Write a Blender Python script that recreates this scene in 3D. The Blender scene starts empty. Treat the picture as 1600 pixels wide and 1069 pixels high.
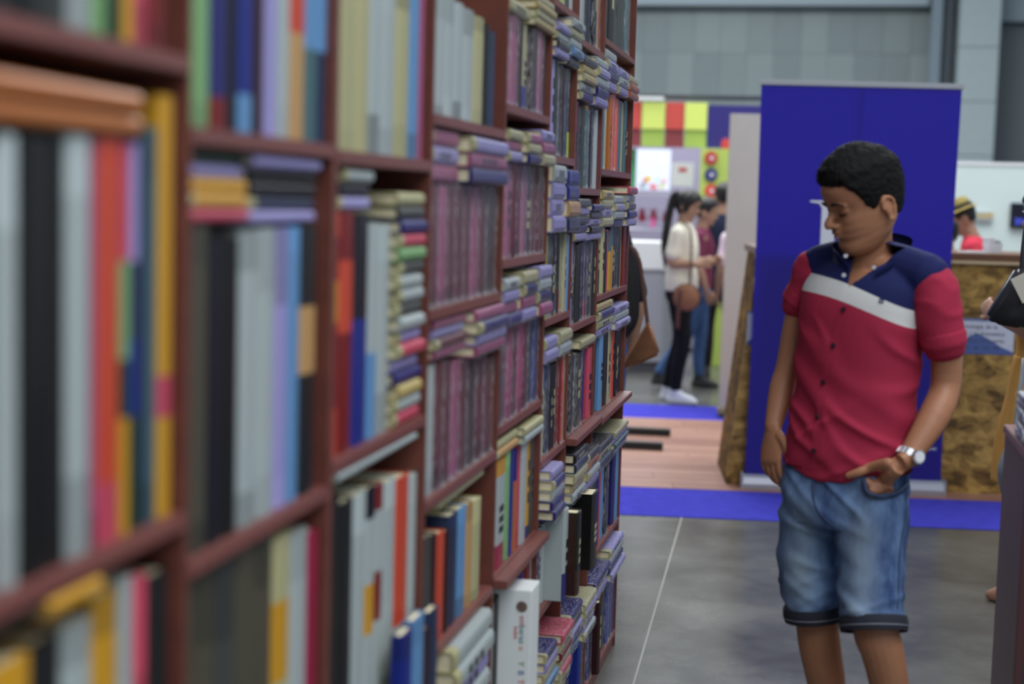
import bpy, bmesh, math, random
from mathutils import Vector, Matrix, noise
from mathutils.bvhtree import BVHTree
from math import sin, cos, pi, radians

random.seed(7)
sc = bpy.context.scene
COL = sc.collection

# ------------------------------------------------------------------ camera
F_PX, CAM_H = 2400.0, 1.55
WY = Vector((490.0, -208.5, F_PX)).normalized()        # world +Y in (right, down, forward)
WX = Vector((cos(radians(1.6)), sin(radians(1.6)), 0.0))
WX = (WX - WY * WX.dot(WY)).normalized()
WZ = WX.cross(WY)
if WZ.y > 0: WZ = -WZ
cam_data = bpy.data.cameras.new('camera')
cam = bpy.data.objects.new('camera', cam_data); COL.objects.link(cam)
right = Vector((WX.x, WY.x, WZ.x)); down = Vector((WX.y, WY.y, WZ.y)); fwd = Vector((WX.z, WY.z, WZ.z))
rot = Matrix((right, -down, -fwd)).transposed()
cam.matrix_world = Matrix.Translation((0, 0, CAM_H)) @ rot.to_4x4()
cam_data.sensor_width = 36.0; cam_data.lens = 54.0
cam_data.clip_start = 0.05; cam_data.clip_end = 200
cam_data.dof.use_dof = True
cam_data.dof.focus_distance = 4.75
cam_data.dof.aperture_fstop = 1.95
sc.camera = cam

# ------------------------------------------------------------------ world, lights, exposure
sc.view_settings.view_transform = 'Standard'
sc.view_settings.look = 'None'
sc.view_settings.gamma = 1.0
sc.view_settings.use_curve_mapping = False
sc.view_settings.exposure = 0.22
world = bpy.data.worlds.new('hall_world'); sc.world = world
world.use_nodes = True
world.node_tree.nodes['Background'].inputs[0].default_value = (0.74, 0.86, 1.0, 1)
world.node_tree.nodes['Background'].inputs[1].default_value = 0.38

def area_light(name, loc, size, size_y, power, color=(1, 1, 1), rot=(0, 0, 0)):
    l = bpy.data.lights.new(name, 'AREA'); l.shape = 'RECTANGLE'; l.size = size; l.size_y = size_y
    l.energy = power; l.color = color
    o = bpy.data.objects.new(name, l); COL.objects.link(o); o.location = loc; o.rotation_euler = rot
    return o
area_light('hall_or_fill_light', (2.2, 1.5, 6.5), 3.0, 5.0, 250, (0.95, 0.98, 1.0))
area_light('hall_or_fill_light', (1.6, -1.2, 4.6), 2.5, 2.5, 110, (0.95, 0.98, 1.0), (0, radians(20), 0))  # fill light added to brighten the nearest shelf bays
area_light('hall_or_fill_light', (1.5, 10.5, 6.5), 5.0, 4.0, 330, (0.95, 0.98, 1.0))
area_light('hall_or_fill_light', (-3.0, 16.0, 7.0), 6.0, 6.0, 1000, (0.95, 0.98, 1.0))

# ------------------------------------------------------------------ pixel helpers (1600x1069 photo frame)
CAMP = Vector((0, 0, CAM_H))
def ray(px, py):
    c = Vector((px - 800.0, py - 534.5, F_PX))
    return Vector((c.dot(WX), c.dot(WY), c.dot(WZ)))
def at_x(px, py, x): r = ray(px, py); return CAMP + r * (x / r.x)
def at_y(px, py, y): r = ray(px, py); return CAMP + r * (y / r.y)
def at_z(px, py, z=0.0): r = ray(px, py); return CAMP + r * ((z - CAM_H) / r.z)

# ------------------------------------------------------------------ materials
def lin(c): 
    c /= 255.0
    return c / 12.92 if c <= 0.04045 else ((c + 0.055) / 1.055) ** 2.4
DS = 0.17  # grey share for haze and surface sheen, put into every colour
def C(rgb, k=1.0):
    v = [lin(x) * k for x in rgb]; g = 0.25 * v[0] + 0.6 * v[1] + 0.15 * v[2]
    return tuple(min(0.86, x * (1 - DS) + g * DS + 0.005) for x in v)
_M = {}
def mat(name, rgb, k=1.35, rough=0.5, spec=0.4, coat=0.0, metal=0.0, bump=0.0, bscale=60.0, var=0.0, vscale=8.0, emit=0.0, stretch=None, sss=0.0, alpha=1.0):
    if name in _M: return _M[name]
    m = bpy.data.materials.new(name); m.use_nodes = True; nt = m.node_tree; b = nt.nodes['Principled BSDF']
    c = C(rgb, k) + (1,)
    b.inputs['Base Color'].default_value = c; b.inputs['Roughness'].default_value = rough
    b.inputs['Specular IOR Level'].default_value = spec; b.inputs['Metallic'].default_value = metal
    b.inputs['Coat Weight'].default_value = coat; b.inputs['Coat Roughness'].default_value = 0.15
    if sss: b.inputs['Subsurface Weight'].default_value = sss; b.inputs['Subsurface Radius'].default_value = (0.01, 0.004, 0.002); b.inputs['Subsurface Scale'].default_value = 1
    if emit: b.inputs['Emission Color'].default_value = c; b.inputs['Emission Strength'].default_value = emit
    b.inputs['Alpha'].default_value = alpha
    if bump or var:
        tc = nt.nodes.new('ShaderNodeTexCoord'); mp = nt.nodes.new('ShaderNodeMapping')
        nt.links.new(tc.outputs['Object'], mp.inputs['Vector'])
        if stretch: mp.inputs['Scale'].default_value = stretch
        if var:
            n = nt.nodes.new('ShaderNodeTexNoise'); n.inputs['Scale'].default_value = vscale; n.inputs['Detail'].default_value = 5
            nt.links.new(mp.outputs[0], n.inputs['Vector'])
            r = nt.nodes.new('ShaderNodeMapRange'); r.inputs['From Min'].default_value = 0.3; r.inputs['From Max'].default_value = 0.7
            r.inputs['To Min'].default_value = 1 - var; r.inputs['To Max'].default_value = 1 + var
            nt.links.new(n.outputs['Fac'], r.inputs['Value'])
            v = nt.nodes.new('ShaderNodeVectorMath'); v.operation = 'SCALE'; v.inputs[0].default_value = c[:3]
            nt.links.new(r.outputs[0], v.inputs['Scale']); nt.links.new(v.outputs[0], b.inputs['Base Color'])
        if bump:
            n = nt.nodes.new('ShaderNodeTexNoise'); n.inputs['Scale'].default_value = bscale; n.inputs['Detail'].default_value = 4
            nt.links.new(mp.outputs[0], n.inputs['Vector'])
            bp = nt.nodes.new('ShaderNodeBump'); bp.inputs['Strength'].default_value = bump; bp.inputs['Distance'].default_value = 0.01
            nt.links.new(n.outputs['Fac'], bp.inputs['Height']); nt.links.new(bp.outputs[0], b.inputs['Normal'])
    _M[name] = m; return m

def attr_mat(name, rough, coat, bump=0.0, bscale=40):
    m = mat(name, (128, 128, 128), rough=rough, coat=coat, bump=bump, bscale=bscale)
    nt = m.node_tree; a = nt.nodes.new('ShaderNodeAttribute'); a.attribute_name = 'Col'
    nt.links.new(a.outputs['Color'], nt.nodes['Principled BSDF'].inputs['Base Color']); return m
M_COVER = attr_mat('printed_cover', 0.42, 0.15)
M_GLOSSY = attr_mat('wrapped_cover', 0.4, 0.3, 0.2, 35)
M_PAGES = mat('paper_pages', (186, 176, 142), k=1.5, rough=0.85, spec=0.1, var=0.12, vscale=1.0, stretch=(3, 420, 3))
M_WOOD = mat('mahogany_laminate', (112, 54, 40), k=1.0, rough=0.38, spec=0.45, var=0.12, vscale=3, stretch=(8, 1, 8))
M_EDGE = mat('mahogany_edge', (118, 60, 52), k=1.05, rough=0.4, spec=0.45, var=0.06, vscale=9)

# thin crumpled shrink film
def film_mat():
    m = bpy.data.materials.new('shrink_film'); m.use_nodes = True; nt = m.node_tree; nt.nodes.clear()
    out = nt.nodes.new('ShaderNodeOutputMaterial'); mix = nt.nodes.new('ShaderNodeMixShader')
    tr = nt.nodes.new('ShaderNodeBsdfTransparent'); gl = nt.nodes.new('ShaderNodeBsdfPrincipled')
    gl.inputs['Base Color'].default_value = (0.85, 0.86, 0.9, 1); gl.inputs['Roughness'].default_value = 0.14
    tr.inputs[0].default_value = (0.97, 0.97, 0.98, 1)
    n = nt.nodes.new('ShaderNodeTexNoise'); n.inputs['Scale'].default_value = 30; n.inputs['Detail'].default_value = 3
    tc = nt.nodes.new('ShaderNodeTexCoord'); mp = nt.nodes.new('ShaderNodeMapping'); mp.inputs['Scale'].default_value = (1, 3.5, 0.35)
    nt.links.new(tc.outputs['Object'], mp.inputs[0]); nt.links.new(mp.outputs[0], n.inputs['Vector'])
    bp = nt.nodes.new('ShaderNodeBump'); bp.inputs['Strength'].default_value = 0.9; bp.inputs['Distance'].default_value = 0.01
    nt.links.new(n.outputs['Fac'], bp.inputs['Height']); nt.links.new(bp.outputs[0], gl.inputs['Normal'])
    r = nt.nodes.new('ShaderNodeMapRange'); r.inputs['From Min'].default_value = 0.42; r.inputs['From Max'].default_value = 0.72
    r.inputs['To Min'].default_value = 0.01; r.inputs['To Max'].default_value = 0.34
    nt.links.new(n.outputs['Fac'], r.inputs['Value'])
    sx = nt.nodes.new('ShaderNodeSeparateXYZ'); nt.links.new(tc.outputs['Object'], sx.inputs[0])      # crumpled bottom end denser and whiter, white glints put into the film colour
    e = nt.nodes.new('ShaderNodeMapRange'); e.inputs['From Min'].default_value = 0.05; e.inputs['From Max'].default_value = 0.0; e.inputs['To Max'].default_value = 0.55
    nt.links.new(sx.outputs['Z'], e.inputs['Value']); ad = nt.nodes.new('ShaderNodeMath'); ad.use_clamp = True
    n2 = nt.nodes.new('ShaderNodeMath'); n2.operation = 'MULTIPLY'; nt.links.new(e.outputs[0], n2.inputs[0]); nt.links.new(n.outputs['Fac'], n2.inputs[1])
    nt.links.new(r.outputs[0], ad.inputs[0]); nt.links.new(n2.outputs[0], ad.inputs[1]); nt.links.new(ad.outputs[0], mix.inputs[0])
    nt.links.new(tr.outputs[0], mix.inputs[1]); nt.links.new(gl.outputs[0], mix.inputs[2]); nt.links.new(mix.outputs[0], out.inputs[0])
    return m
M_FILM = film_mat()

# ------------------------------------------------------------------ object helpers
def tag(o, label=None, cat=None, group=None, kind=None):
    if label: o['label'] = label
    if cat: o['category'] = cat
    if group: o['group'] = group
    if kind: o['kind'] = kind
    return o
def empty(name, loc, label=None, cat=None, group=None, rz=0.0):
    o = bpy.data.objects.new(name, None); COL.objects.link(o); o.location = loc; o.rotation_euler = (0, 0, rz)
    o.empty_display_size = 0.05
    return tag(o, label, cat, group)
def mesh_obj(name, me, m=None, parent=None, loc=(0, 0, 0), rotz=0.0, smooth=False):
    if m is not None and not me.materials: me.materials.append(m)
    if smooth:
        for p in me.polygons: p.use_smooth = True
    o = bpy.data.objects.new(name, me); COL.objects.link(o); o.location = loc; o.rotation_euler = (0, 0, rotz)
    if parent is not None: o.parent = parent
    return o
def bm_mesh(name, bm):
    bmesh.ops.recalc_face_normals(bm, faces=bm.faces)
    me = bpy.data.meshes.new(name); bm.to_mesh(me); bm.free(); return me
def obj(name, bm, m, parent=None, loc=(0, 0, 0), rotz=0.0, smooth=False, world=False):
    """world=True: mesh is in world coordinates, moved into the parent's frame"""
    me = bm_mesh(name, bm)
    if world and parent is not None:
        me.transform(parent.matrix_basis.inverted())
    return mesh_obj(name, me, m, parent, loc, rotz, smooth)
def rebase(me, parent): me.transform(parent.matrix_basis.inverted()); return me
def box(bm, lo, hi, bev=0.0, M=None):
    c = [(a + b) / 2 for a, b in zip(lo, hi)]; s = [abs(b - a) for a, b in zip(lo, hi)]
    r = bmesh.ops.create_cube(bm, size=1.0)
    vs = r['verts']
    bmesh.ops.scale(bm, vec=s, verts=vs); bmesh.ops.translate(bm, vec=c, verts=vs)
    if bev > 0:
        es = list({e for v in vs for e in v.link_edges})
        rr = bmesh.ops.bevel(bm, geom=es, offset=bev, segments=2, affect='EDGES', clamp_overlap=True)
        vs = list({v for f in rr['faces'] for v in f.verts} | {v for v in vs if v.is_valid})
    if M is not None: bmesh.ops.transform(bm, matrix=M, verts=vs)
    return vs
def boxbm(lo, hi, bev=0.0): bm = bmesh.new(); box(bm, lo, hi, bev); return bm
def cyl(bm, p0, p1, r0, r1=None, n=16):
    p0 = Vector(p0); p1 = Vector(p1); r1 = r0 if r1 is None else r1
    d = (p1 - p0); q = d.to_track_quat('Z', 'Y').to_matrix().to_4x4()
    r = bmesh.ops.create_cone(bm, cap_ends=True, segments=n, radius1=r0, radius2=r1, depth=d.length)
    bmesh.ops.transform(bm, matrix=Matrix.Translation((p0 + p1) / 2) @ q, verts=r['verts']); return r['verts']
def ball(bm, c, r, n=16, M=None):
    rr = bmesh.ops.create_uvsphere(bm, u_segments=n, v_segments=max(6, n // 2), radius=1.0)
    s = Matrix.Diagonal((*(r if hasattr(r, '__len__') else (r, r, r)), 1))
    bmesh.ops.transform(bm, matrix=Matrix.Translation(c) @ (M.to_4x4() if M is not None else Matrix.Identity(4)) @ s, verts=rr['verts']); return rr['verts']
def prism(bm, pts, z0, z1):
    a = [bm.verts.new((p[0], p[1], z0)) for p in pts]; b = [bm.verts.new((p[0], p[1], z1)) for p in pts]
    bm.faces.new(a); bm.faces.new(b[::-1]); n = len(pts)
    for i in range(n): bm.faces.new((a[i], b[i], b[(i + 1) % n], a[(i + 1) % n]))
WORK = bpy.data.scenes.new('work')          # scratch scene for evaluating modifiers, removed at the end
def evaluated(o):
    WORK.collection.objects.link(o); vl = WORK.view_layers[0]; vl.update()
    me = bpy.data.meshes.new_from_object(o.evaluated_get(vl.depsgraph)); WORK.collection.objects.unlink(o); return me
def text_mesh(s, size, ext=0.0006, sx=1.0):
    cu = bpy.data.curves.new('text', 'FONT'); cu.body = s; cu.size = size; cu.extrude = ext; cu.align_x = 'CENTER'; cu.align_y = 'CENTER'
    cu.resolution_u = 2
    o = bpy.data.objects.new('text', cu)
    me = evaluated(o)
    bpy.data.objects.remove(o); bpy.data.curves.remove(cu)
    me.transform(Matrix.Diagonal((sx, 1, 1, 1))); return me
# ------------------------------------------------------------------ bookshelf wall
D = 0.658            # plane of the spines is x = -D
PAL = dict(W=((176,182,182),'white'), IV=((182,180,152),'ivory'), CR=((188,176,132),'cream'), LG=((150,178,140),'pale green'),
 G=((112,114,112),'grey'), BG=((122,118,104),'beige-grey'), DG=((62,64,68),'dark grey'), K=((24,24,27),'black'), N=((28,30,74),'navy'),
 BL=((48,84,165),'blue'), LB=((130,165,192),'light blue'), V=((78,74,150),'violet-blue'), LV=((170,166,196),'lilac'),
 M=((142,46,84),'maroon'), DM=((100,30,52),'dark maroon'), MV=((178,120,150),'mauve'), R=((158,46,50),'red'), OR=((200,112,80),'orange'),  # mauve lightened to put the pale wrap highlights into the spine colour
 PO=((240,128,98),'salmon'), Y=((196,166,38),'yellow'), LY=((176,190,40),'lime yellow'), P=((196,110,132),'pink'), MG=((176,48,112),'magenta'),
 T=((112,142,146),'teal-grey'), TA=((190,166,126),'tan'), BR=((104,66,44),'brown'), GR=((64,112,66),'green'), SB=((76,96,128),'slate blue'),
 YO=((186,138,72),'yellow-orange'))
def PC(c): return C(PAL[c][0], 1.42)
BAYN = ['nearest bay', 'second bay', 'third bay', 'fourth bay', 'fifth bay', 'sixth bay', 'seventh bay', 'farthest bay']
ORD = ['first','second','third','fourth','fifth','sixth','seventh','eighth','ninth','tenth','eleventh','twelfth','thirteenth','fourteenth','fifteenth','sixteenth','seventeenth','eighteenth','nineteenth','twentieth']

def book_bm(t, h, w, bands, ink=None, side=None, bm=None, M=None, lay=None):
    """standing book: spine at x=0 facing +x, thickness along y 0..t, height z 0..h, depth -w. bands=[(z_frac_top, colour)...] bottom to top"""
    new = bm is None
    if new: bm = bmesh.new()
    cl = bm.loops.layers.color.get('Col') or bm.loops.layers.color.new('Col')
    c = min(0.003, t * 0.15); bul = min(0.004, t * 0.18)
    prof = [(-w, 0), (-0.004, 0), (-0.0005, t * .1), (0 + bul * .6, t * .28), (bul * .6, t * .72), (-0.0005, t * .9), (-0.004, t), (-w, t), (-w, t - c), (-c * 1.5, t - c), (-c * 1.5, c), (-w, c)]
    zs = [0.0]; cols = []
    prev = 0.0
    inkrow = []
    for fr, co in bands:
        zs.append(fr * h); cols.append(co); inkrow.append(None)
    if ink:                                # title strip: rows of small marks in the middle of the spine
        z0, z1, ic = ink
        nz = [0.0]; nc = []; ni = []
        cuts = sorted(set([round(z, 5) for z in zs] + [round(h * (z0 + (z1 - z0) * i / 9), 5) for i in range(10)]))
        for a, b in zip(cuts[:-1], cuts[1:]):
            m = (a + b) / 2
            for k in range(len(cols)):
                if zs[k] <= m <= zs[k + 1] + 1e-6: cc = cols[k]; break
            q = (m / h - z0) / (z1 - z0) * 9
            nc.append(cc); ni.append(ic if 0 < q < 9 and int(q) % 3 != 2 else None); nz.append(b)
        zs, cols, inkrow = nz, nc, ni
    rings = [[bm.verts.new((p[0], p[1], z)) for p in prof] for z in zs]
    fs = []
    n = len(prof)
    for k in range(len(zs) - 1):
        for i in range(n):
            j = (i + 1) % n
            f = bm.faces.new((rings[k][i], rings[k][j], rings[k + 1][j], rings[k + 1][i])); fs.append(f)
            co = cols[k]
            if i == 3 and inkrow[k]: co = inkrow[k]
            if side and i in (0, 6, 11): co = side
            for l in f.loops: l[cl] = (*co, 1)
    for r, fl in ((rings[0], 0), (rings[-1], 1)):
        f = bm.faces.new(r if fl else r[::-1]); fs.append(f)
        for l in f.loops: l[cl] = (*(cols[0] if not fl else cols[-1]), 1)
    if M is not None: bmesh.ops.transform(bm, matrix=M, verts=[v for r in rings for v in r])
    return bm
def pages_bm(t, h, w, bm=None, M=None):
    new = bm is None
    if new: bm = bmesh.new()
    c = min(0.003, t * 0.15)
    vs = box(bm, (-w + 0.004, c, 0.003), (-c * 1.5, t - c, h - 0.003))
    if M is not None: bmesh.ops.transform(bm, matrix=M, verts=vs)
    return bm
def film_mesh(seed):
    """unit film: crumpled sleeve around spine with flared welded ends"""
    rnd = random.Random(seed); bm = bmesh.new(); g = []
    zs = [-0.006, 0.012, 0.05, 0.2, 0.4, 0.6, 0.8, 0.95, 0.985, 1.006]
    prof = [(-1, 0), (-0.5, -.03), (0.0, 0), (0.012, .25), (0.012, .75), (0.0, 1), (-0.5, 1.03), (-1, 1)]
    for k, z in enumerate(zs):
        row = []
        for i, (x, y) in enumerate(prof):
            e = 1.0 if k in (0, len(zs) - 1) else 0.3
            row.append(bm.verts.new((x + rnd.uniform(0, .02) * (1 if x > -.4 else 0) * (0.5 + e), y + rnd.uniform(-.06, .06) * (y not in (0, 1)), z + rnd.uniform(-.006, .006) * e)))
        g.append(row)
    for a, b in zip(g[:-1], g[1:]):
        for i in range(len(prof) - 1): bm.faces.new((a[i], a[i + 1], b[i + 1], b[i]))
    me = bpy.data.meshes.new('film'); bm.to_mesh(me); bm.free(); me.materials.append(M_FILM); return me
FILMS = [film_mesh(i) for i in range(5)]

SPECS = []      # every book: dict(kind, x,y,z, t,h,w, bands, ..., label)
def dark(c): return sum(PC(c)) < 0.45
def stand(bay, row, zb, y0, y1, h, col, bands=None, prot=0.0, side=None, ink=True, wrap=False, w=0.17, lean=0.0, extra=''):
    t = max(0.006, (y1 - y0) - 0.0012)
    if bands is None: bands = [(1.0, col)]
    ic = None
    if ink is True:
        base = bands[len(bands) // 2][1]
        ic = (random.uniform(.25, .4), random.uniform(.6, .9), PC('IV') if dark(base) else PC(random.choice('K N DG DM'.split())))
    elif ink: ic = ink
    if bay < 4 or random.random() < .6: ic = None
    bl = [(f, PC(c)) for f, c in bands]
    if len(bl) == 1 and bay < 5:                       # plain spines carry slightly different printed fields
        c0 = bl[0][1]; k1, k2 = random.uniform(.72, 1.05), random.uniform(.8, 1.12); z1, z2 = random.uniform(.08, .2), random.uniform(.72, .92)
        bl = [(z1, tuple(v * k1 for v in c0)), (z2, c0), (1.0, tuple(min(.88, v * k2) for v in c0))]
    SPECS.append(dict(kind='S', bay=bay, row=row, x=-D - .012 + prot, y=y0 + 0.0006, z=zb + 0.0008, t=t, h=h, w=w, bands=bl, ink=ic,
                      side=PC(side) if side else None, col=col, wrap=wrap, prot=prot, lean=lean, extra=extra, wood=False))
def pile(bay, row, zb, y0, y1, cols, ths, prot=0.0, wrap=False, jit=0.01, w=0.15):
    """books lying flat, spine to the aisle; cols top to bottom"""
    n = len(cols); z = zb + 0.0008; L = y1 - y0
    pid = len([1 for s in SPECS if s['kind'] == 'L' and s['bay'] == bay and s['row'] == row and s['idx'] == 0])
    for i in range(n - 1, -1, -1):
        th = ths[i] if hasattr(ths, '__len__') else ths
        a = random.uniform(0, jit); b = random.uniform(0, jit)
        ww = w + random.uniform(-.01, .01)
        c = cols[i]
        if bay > 3 and c == 'V' and random.random() < .45: c = random.choice(('LV', 'W'))
        SPECS.append(dict(kind='L', bay=bay, row=row, x=-D - .014 + prot + random.uniform(-.006, .006), y=y0 + a, z=z, t=th - 0.001, h=max(0.05, L - a - b), w=ww,
            bands=[(0.0 + .12, PC('IV') if random.random() < .3 else PC(c)), (.88, PC(c)), (1.0, PC(c))],
            ink=(.3, .75, PC('IV') if dark(c) else PC('DG')) if bay > 2 and random.random() < .35 else None, side=None, col=c, wrap=wrap, prot=prot, idx=i, n=n, pile=pid, lean=0, extra=''))
        z += th
    return z

# uprights at Y (front edge), boards per bay: (top z, protrusion)
YU = [0.30, 1.527, 2.020, 2.545, 3.146, 3.665, 4.053, 4.541, 5.262]
ZB = [[1.69, 1.207, .75, .30], [1.618, 1.148, .68, .25], [1.612, 1.178, .70, .27], [1.693, 1.357, 1.022, .732, .38, .06],
      [1.75, 1.424, 1.068, .743, .42, .06], [2.036, 1.662, 1.261, .91, .52, .06], [1.985, 1.588, 1.215, .913, .50, .06], [2.035, 1.65, 1.27, .903, .46, .06]]
TOP = 2.42; DEP = 0.27
HWU = [.0105, .005, .0105, .006, .006, .008, .008, .0085, .0105]
shelf_root = {}
for i in range(8):
    y0, y1 = YU[i], YU[i + 1]
    r = empty('bookcase', (-D - 0.008, y0, 0), 'mahogany shelf unit with books, %s counted from the camera' % BAYN[i], 'bookcase', 'bookcases along the aisle')
    shelf_root[i] = r
    hw_ = HWU[i]
    obj('side_panel', boxbm((-DEP, -hw_, 0), (0.008, hw_, TOP), .001), M_WOOD, r)
    if i == 7: obj('side_panel', boxbm((-DEP, y1 - y0 - 0.0105, 0), (0.008, y1 - y0 + 0.0105, TOP), .001), M_WOOD, r)
    obj('back_panel', boxbm((-DEP - 0.006, 0.0, 0), (-DEP - .0005, y1 - y0, TOP)), M_WOOD, r)
    for k, z in enumerate(ZB[i]):
        pr = 0.0095 + (0.03 if (i >= 6 and k == 3) or (i == 4 and k == 3) else 0)
        a = HWU[i] + .0005; b = y1 - y0 - HWU[i + 1] - .0005
        if pr > .03:
            bm = boxbm((-DEP + .0005, a, z - 0.019), (0.008, b, z)); box(bm, (0.0085, -0.008 if i != 7 else -.012, z - .019), (pr, y1 - y0 - .008, z), .002)
        else: bm = boxbm((-DEP + .0005, a, z - 0.019), (pr, b, z), .0015)
        s = obj('shelf_board', bm, M_EDGE, r)
    obj('top_board', boxbm((-DEP, 0.011, TOP - .02), (0.006, y1 - y0 - .011, TOP)), M_EDGE, r)
    if i >= 3: obj('plinth', boxbm((-.02, 0.011, 0.0), (0.002, y1 - y0 - .011, 0.0405)), M_WOOD, r)

def xs(px, py): return at_x(px, py, -D)
def row_px(bay, row, ry, items, wrap=False):
    zb = ZB[bay][row]
    for it in items:
        x0, x1, top, col = it[:4]; kw = dict(it[4]) if len(it) > 4 else {}
        y0 = xs(x0, ry).y; y1 = xs(x1, ry).y
        h = top if top < 5 else xs((x0 + x1) / 2, top).z - zb
        y0 = max(y0, YU[bay] + HWU[bay] + .0006); y1 = min(y1, YU[bay + 1] - HWU[bay + 1] - .0006)
        if y1 - y0 < .006: continue
        kw.setdefault('wrap', wrap)
        stand(bay, row, zb, y0, y1, h, col, **kw)
def pile_px(bay, row, ry, x0, x1, yt, yb, cols, zb=None, **kw):
    y0 = xs(x0, ry).y; y1 = xs(x1, ry).y
    y0 = max(y0, YU[bay] + HWU[bay] + .0006); y1 = min(y1, YU[bay + 1] - HWU[bay + 1] - .0006)
    zt = xs(x0, yt).z; z0 = xs(x0, yb).z
    if zb is not None: z0 = zb
    below = [s['z'] + s['h'] for s in SPECS if s['kind'] == 'S' and s['bay'] == bay and s['row'] == row and s['y'] < y1 and s['y'] + s['t'] > y0]
    if below: z0 = max(z0, max(below) + .001)
    if row > 0: zt = min(zt, ZB[bay][row - 1] - 0.022)
    if zt - z0 < .01 * len(cols): cols = cols[:max(1, int((zt - z0) / .012))]
    if zt - z0 < .008: return
    pile(bay, row, z0, y0, y1, cols, (zt - z0) / len(cols), **kw)
B_ = lambda *a: dict(bands=list(a))
# --- nearest bay
row_px(0, 0, 20, [(-140,-60,.3,'G'),(-60,0,.3,'DG'),(0,45,.3,'DG'),(45,85,.3,'K'),(85,127,.3,'G'),(127,165,.3,'W'),(165,183,.3,'LG'),(183,212,.3,'GR'),(212,226,.3,'Y'),(226,248,.3,'P'),(248,276,.3,'R')])
row_px(0, 1, 500, [(-150,-80,230,'IV'),(-80,-20,220,'W'),(-20,18,215,'W'),(18,50,212,'W'),(50,103,213,'K'),(103,121,213,'DG'),(121,163,212,'W'),(163,170,214,'MV'),(170,208,216,'OR', B_((.15,'P'),(1,'OR'))),
  (208,220,222,'LG',B_((.3,'Y'),(.45,'GR'),(.7,'LG'),(1,'P'))),(220,234,225,'BL',B_((.3,'GR'),(.5,'BL'),(.7,'SB'),(1,'LV'))),(234,248,215,'SB'),(248,262,200,'T'),(263,287,150,'Y',B_((.24,'Y'),(.34,'P'),(1,'Y')))])
pile_px(0, 1, 150, -140, 226, 84, 210, ['YO', 'YO'], prot=0.012)
row_px(0, 2, 1000, [(-150,-60,1100,'K'),(-60,0,1060,'Y'),(0,72,1040,'Y'),(72,118,1000,'DG'),(118,165,975,'W'),(165,205,930,'Y'),(205,226,905,'W'),(226,247,903,'P'),(247,282,898,'DG')])
pile_px(0, 2, 1000, -80, 112, 985, 1035, ['K'], prot=.01)
pile_px(0, 2, 930, 75, 165, 915, 970, ['Y'], prot=.015)
# --- second bay
row_px(1, 0, 100, [(288,308,.3,'GR'),(308,347,.3,'LG'),(347,372,.3,'V',B_((.12,'R'),(1,'V'))),(372,388,.3,'N'),(388,412,.3,'BL',B_((.15,'LB'),(1,'BL'))),(412,428,.3,'DM'),(428,450,.3,'LV'),(450,468,.3,'W'),(468,492,.3,'TA',B_((.45,'TA'),(.7,'OR'),(1,'TA'))),(492,510,.3,'T',B_((.4,'T'),(1,'LB'))),(510,531,.3,'SB',B_((.4,'SB'),(1,'LB')))])
row_px(1, 1, 530, [(288,318,352,'G'),(318,342,352,'BG'),(342,366,372,'N'),(366,390,375,'K'),(390,420,362,'W'),(420,445,358,'W'),(445,465,357,'LV'),(465,482,356,'LB'),(484,508,352,'DG',B_((.45,'DG'),(.7,'TA'),(1,'DG')))])
pile_px(1, 1, 300, 294, 398, 226, 350, ['GR','LV','Y','Y','P'], prot=.004)
pile_px(1, 1, 300, 402, 508, 240, 352, ['LV','DG','N','SB','LV'], prot=0.002)
row_px(1, 2, 960, [(290,322,905,'BG'),(322,352,885,'BG'),(352,385,870,'G'),(385,415,850,'BG'),(415,441,835,'BG'),(441,468,838,'IV',B_((.55,'IV'),(.8,'Y'),(1,'IV'))),(468,494,832,'W'),(494,508,832,'MG')])
# --- third bay
row_px(2, 0, 120, [(530,541,.3,'DM'),(541,570,.3,'IV'),(570,590,.3,'IV'),(590,608,.3,'W'),(608,630,.3,'W'),(630,652,.3,'IV'),(652,666,.3,'LB'),(666,672,.3,'MV')])
row_px(2, 1, 500, [(522,543,332,'R',B_((.2,'OR'),(.55,'R'),(.72,'Y'),(.9,'R'),(1,'OR'))),(543,565,332,'R',B_((.5,'R'),(.8,'OR'),(1,'R'))),(566,588,336,'BL',B_((.55,'BL'),(1,'N'))),(588,602,350,'LB',B_((.4,'LB'),(1,'W'))),(602,620,352,'W')])
pile_px(2, 1, 300, 540, 588, 262, 335, ['W','N','LV'], prot=.005)
pile_px(2, 1, 500, 622, 664, 300, 760, ['IV','G','V','P','LG','G','W','W','G','W','LV','P','LV','V','CR','W','P'], zb=ZB[2][1], prot=.01, jit=.02)
row_px(2, 2, 920, [(522,543,782,'K'),(543,564,786,'DG'),(564,583,775,'W'),(583,597,765,'W',B_((.42,'W'),(.62,'Y'),(.88,'W'),(1,'N'))),(597,608,760,'W',B_((.45,'W'),(.65,'R'),(.9,'W'),(1,'R'))),(608,628,755,'W'),(628,648,748,'OR',B_((.35,'W'),(1,'OR'))),(648,660,745,'W')])
row_px(2, 2, 1010, [(598,616,985,'BL',dict(prot=.045,w=.02)),(616,634,962,'LB',dict(prot=.045,w=.02)),(634,642,980,'DM',dict(prot=.045,w=.02)),(642,662,948,'SB',dict(prot=.045,w=.02))])
pile_px(2, 2, 740, 526, 650, 690, 756, ['W','W','IV'], prot=.012)
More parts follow.
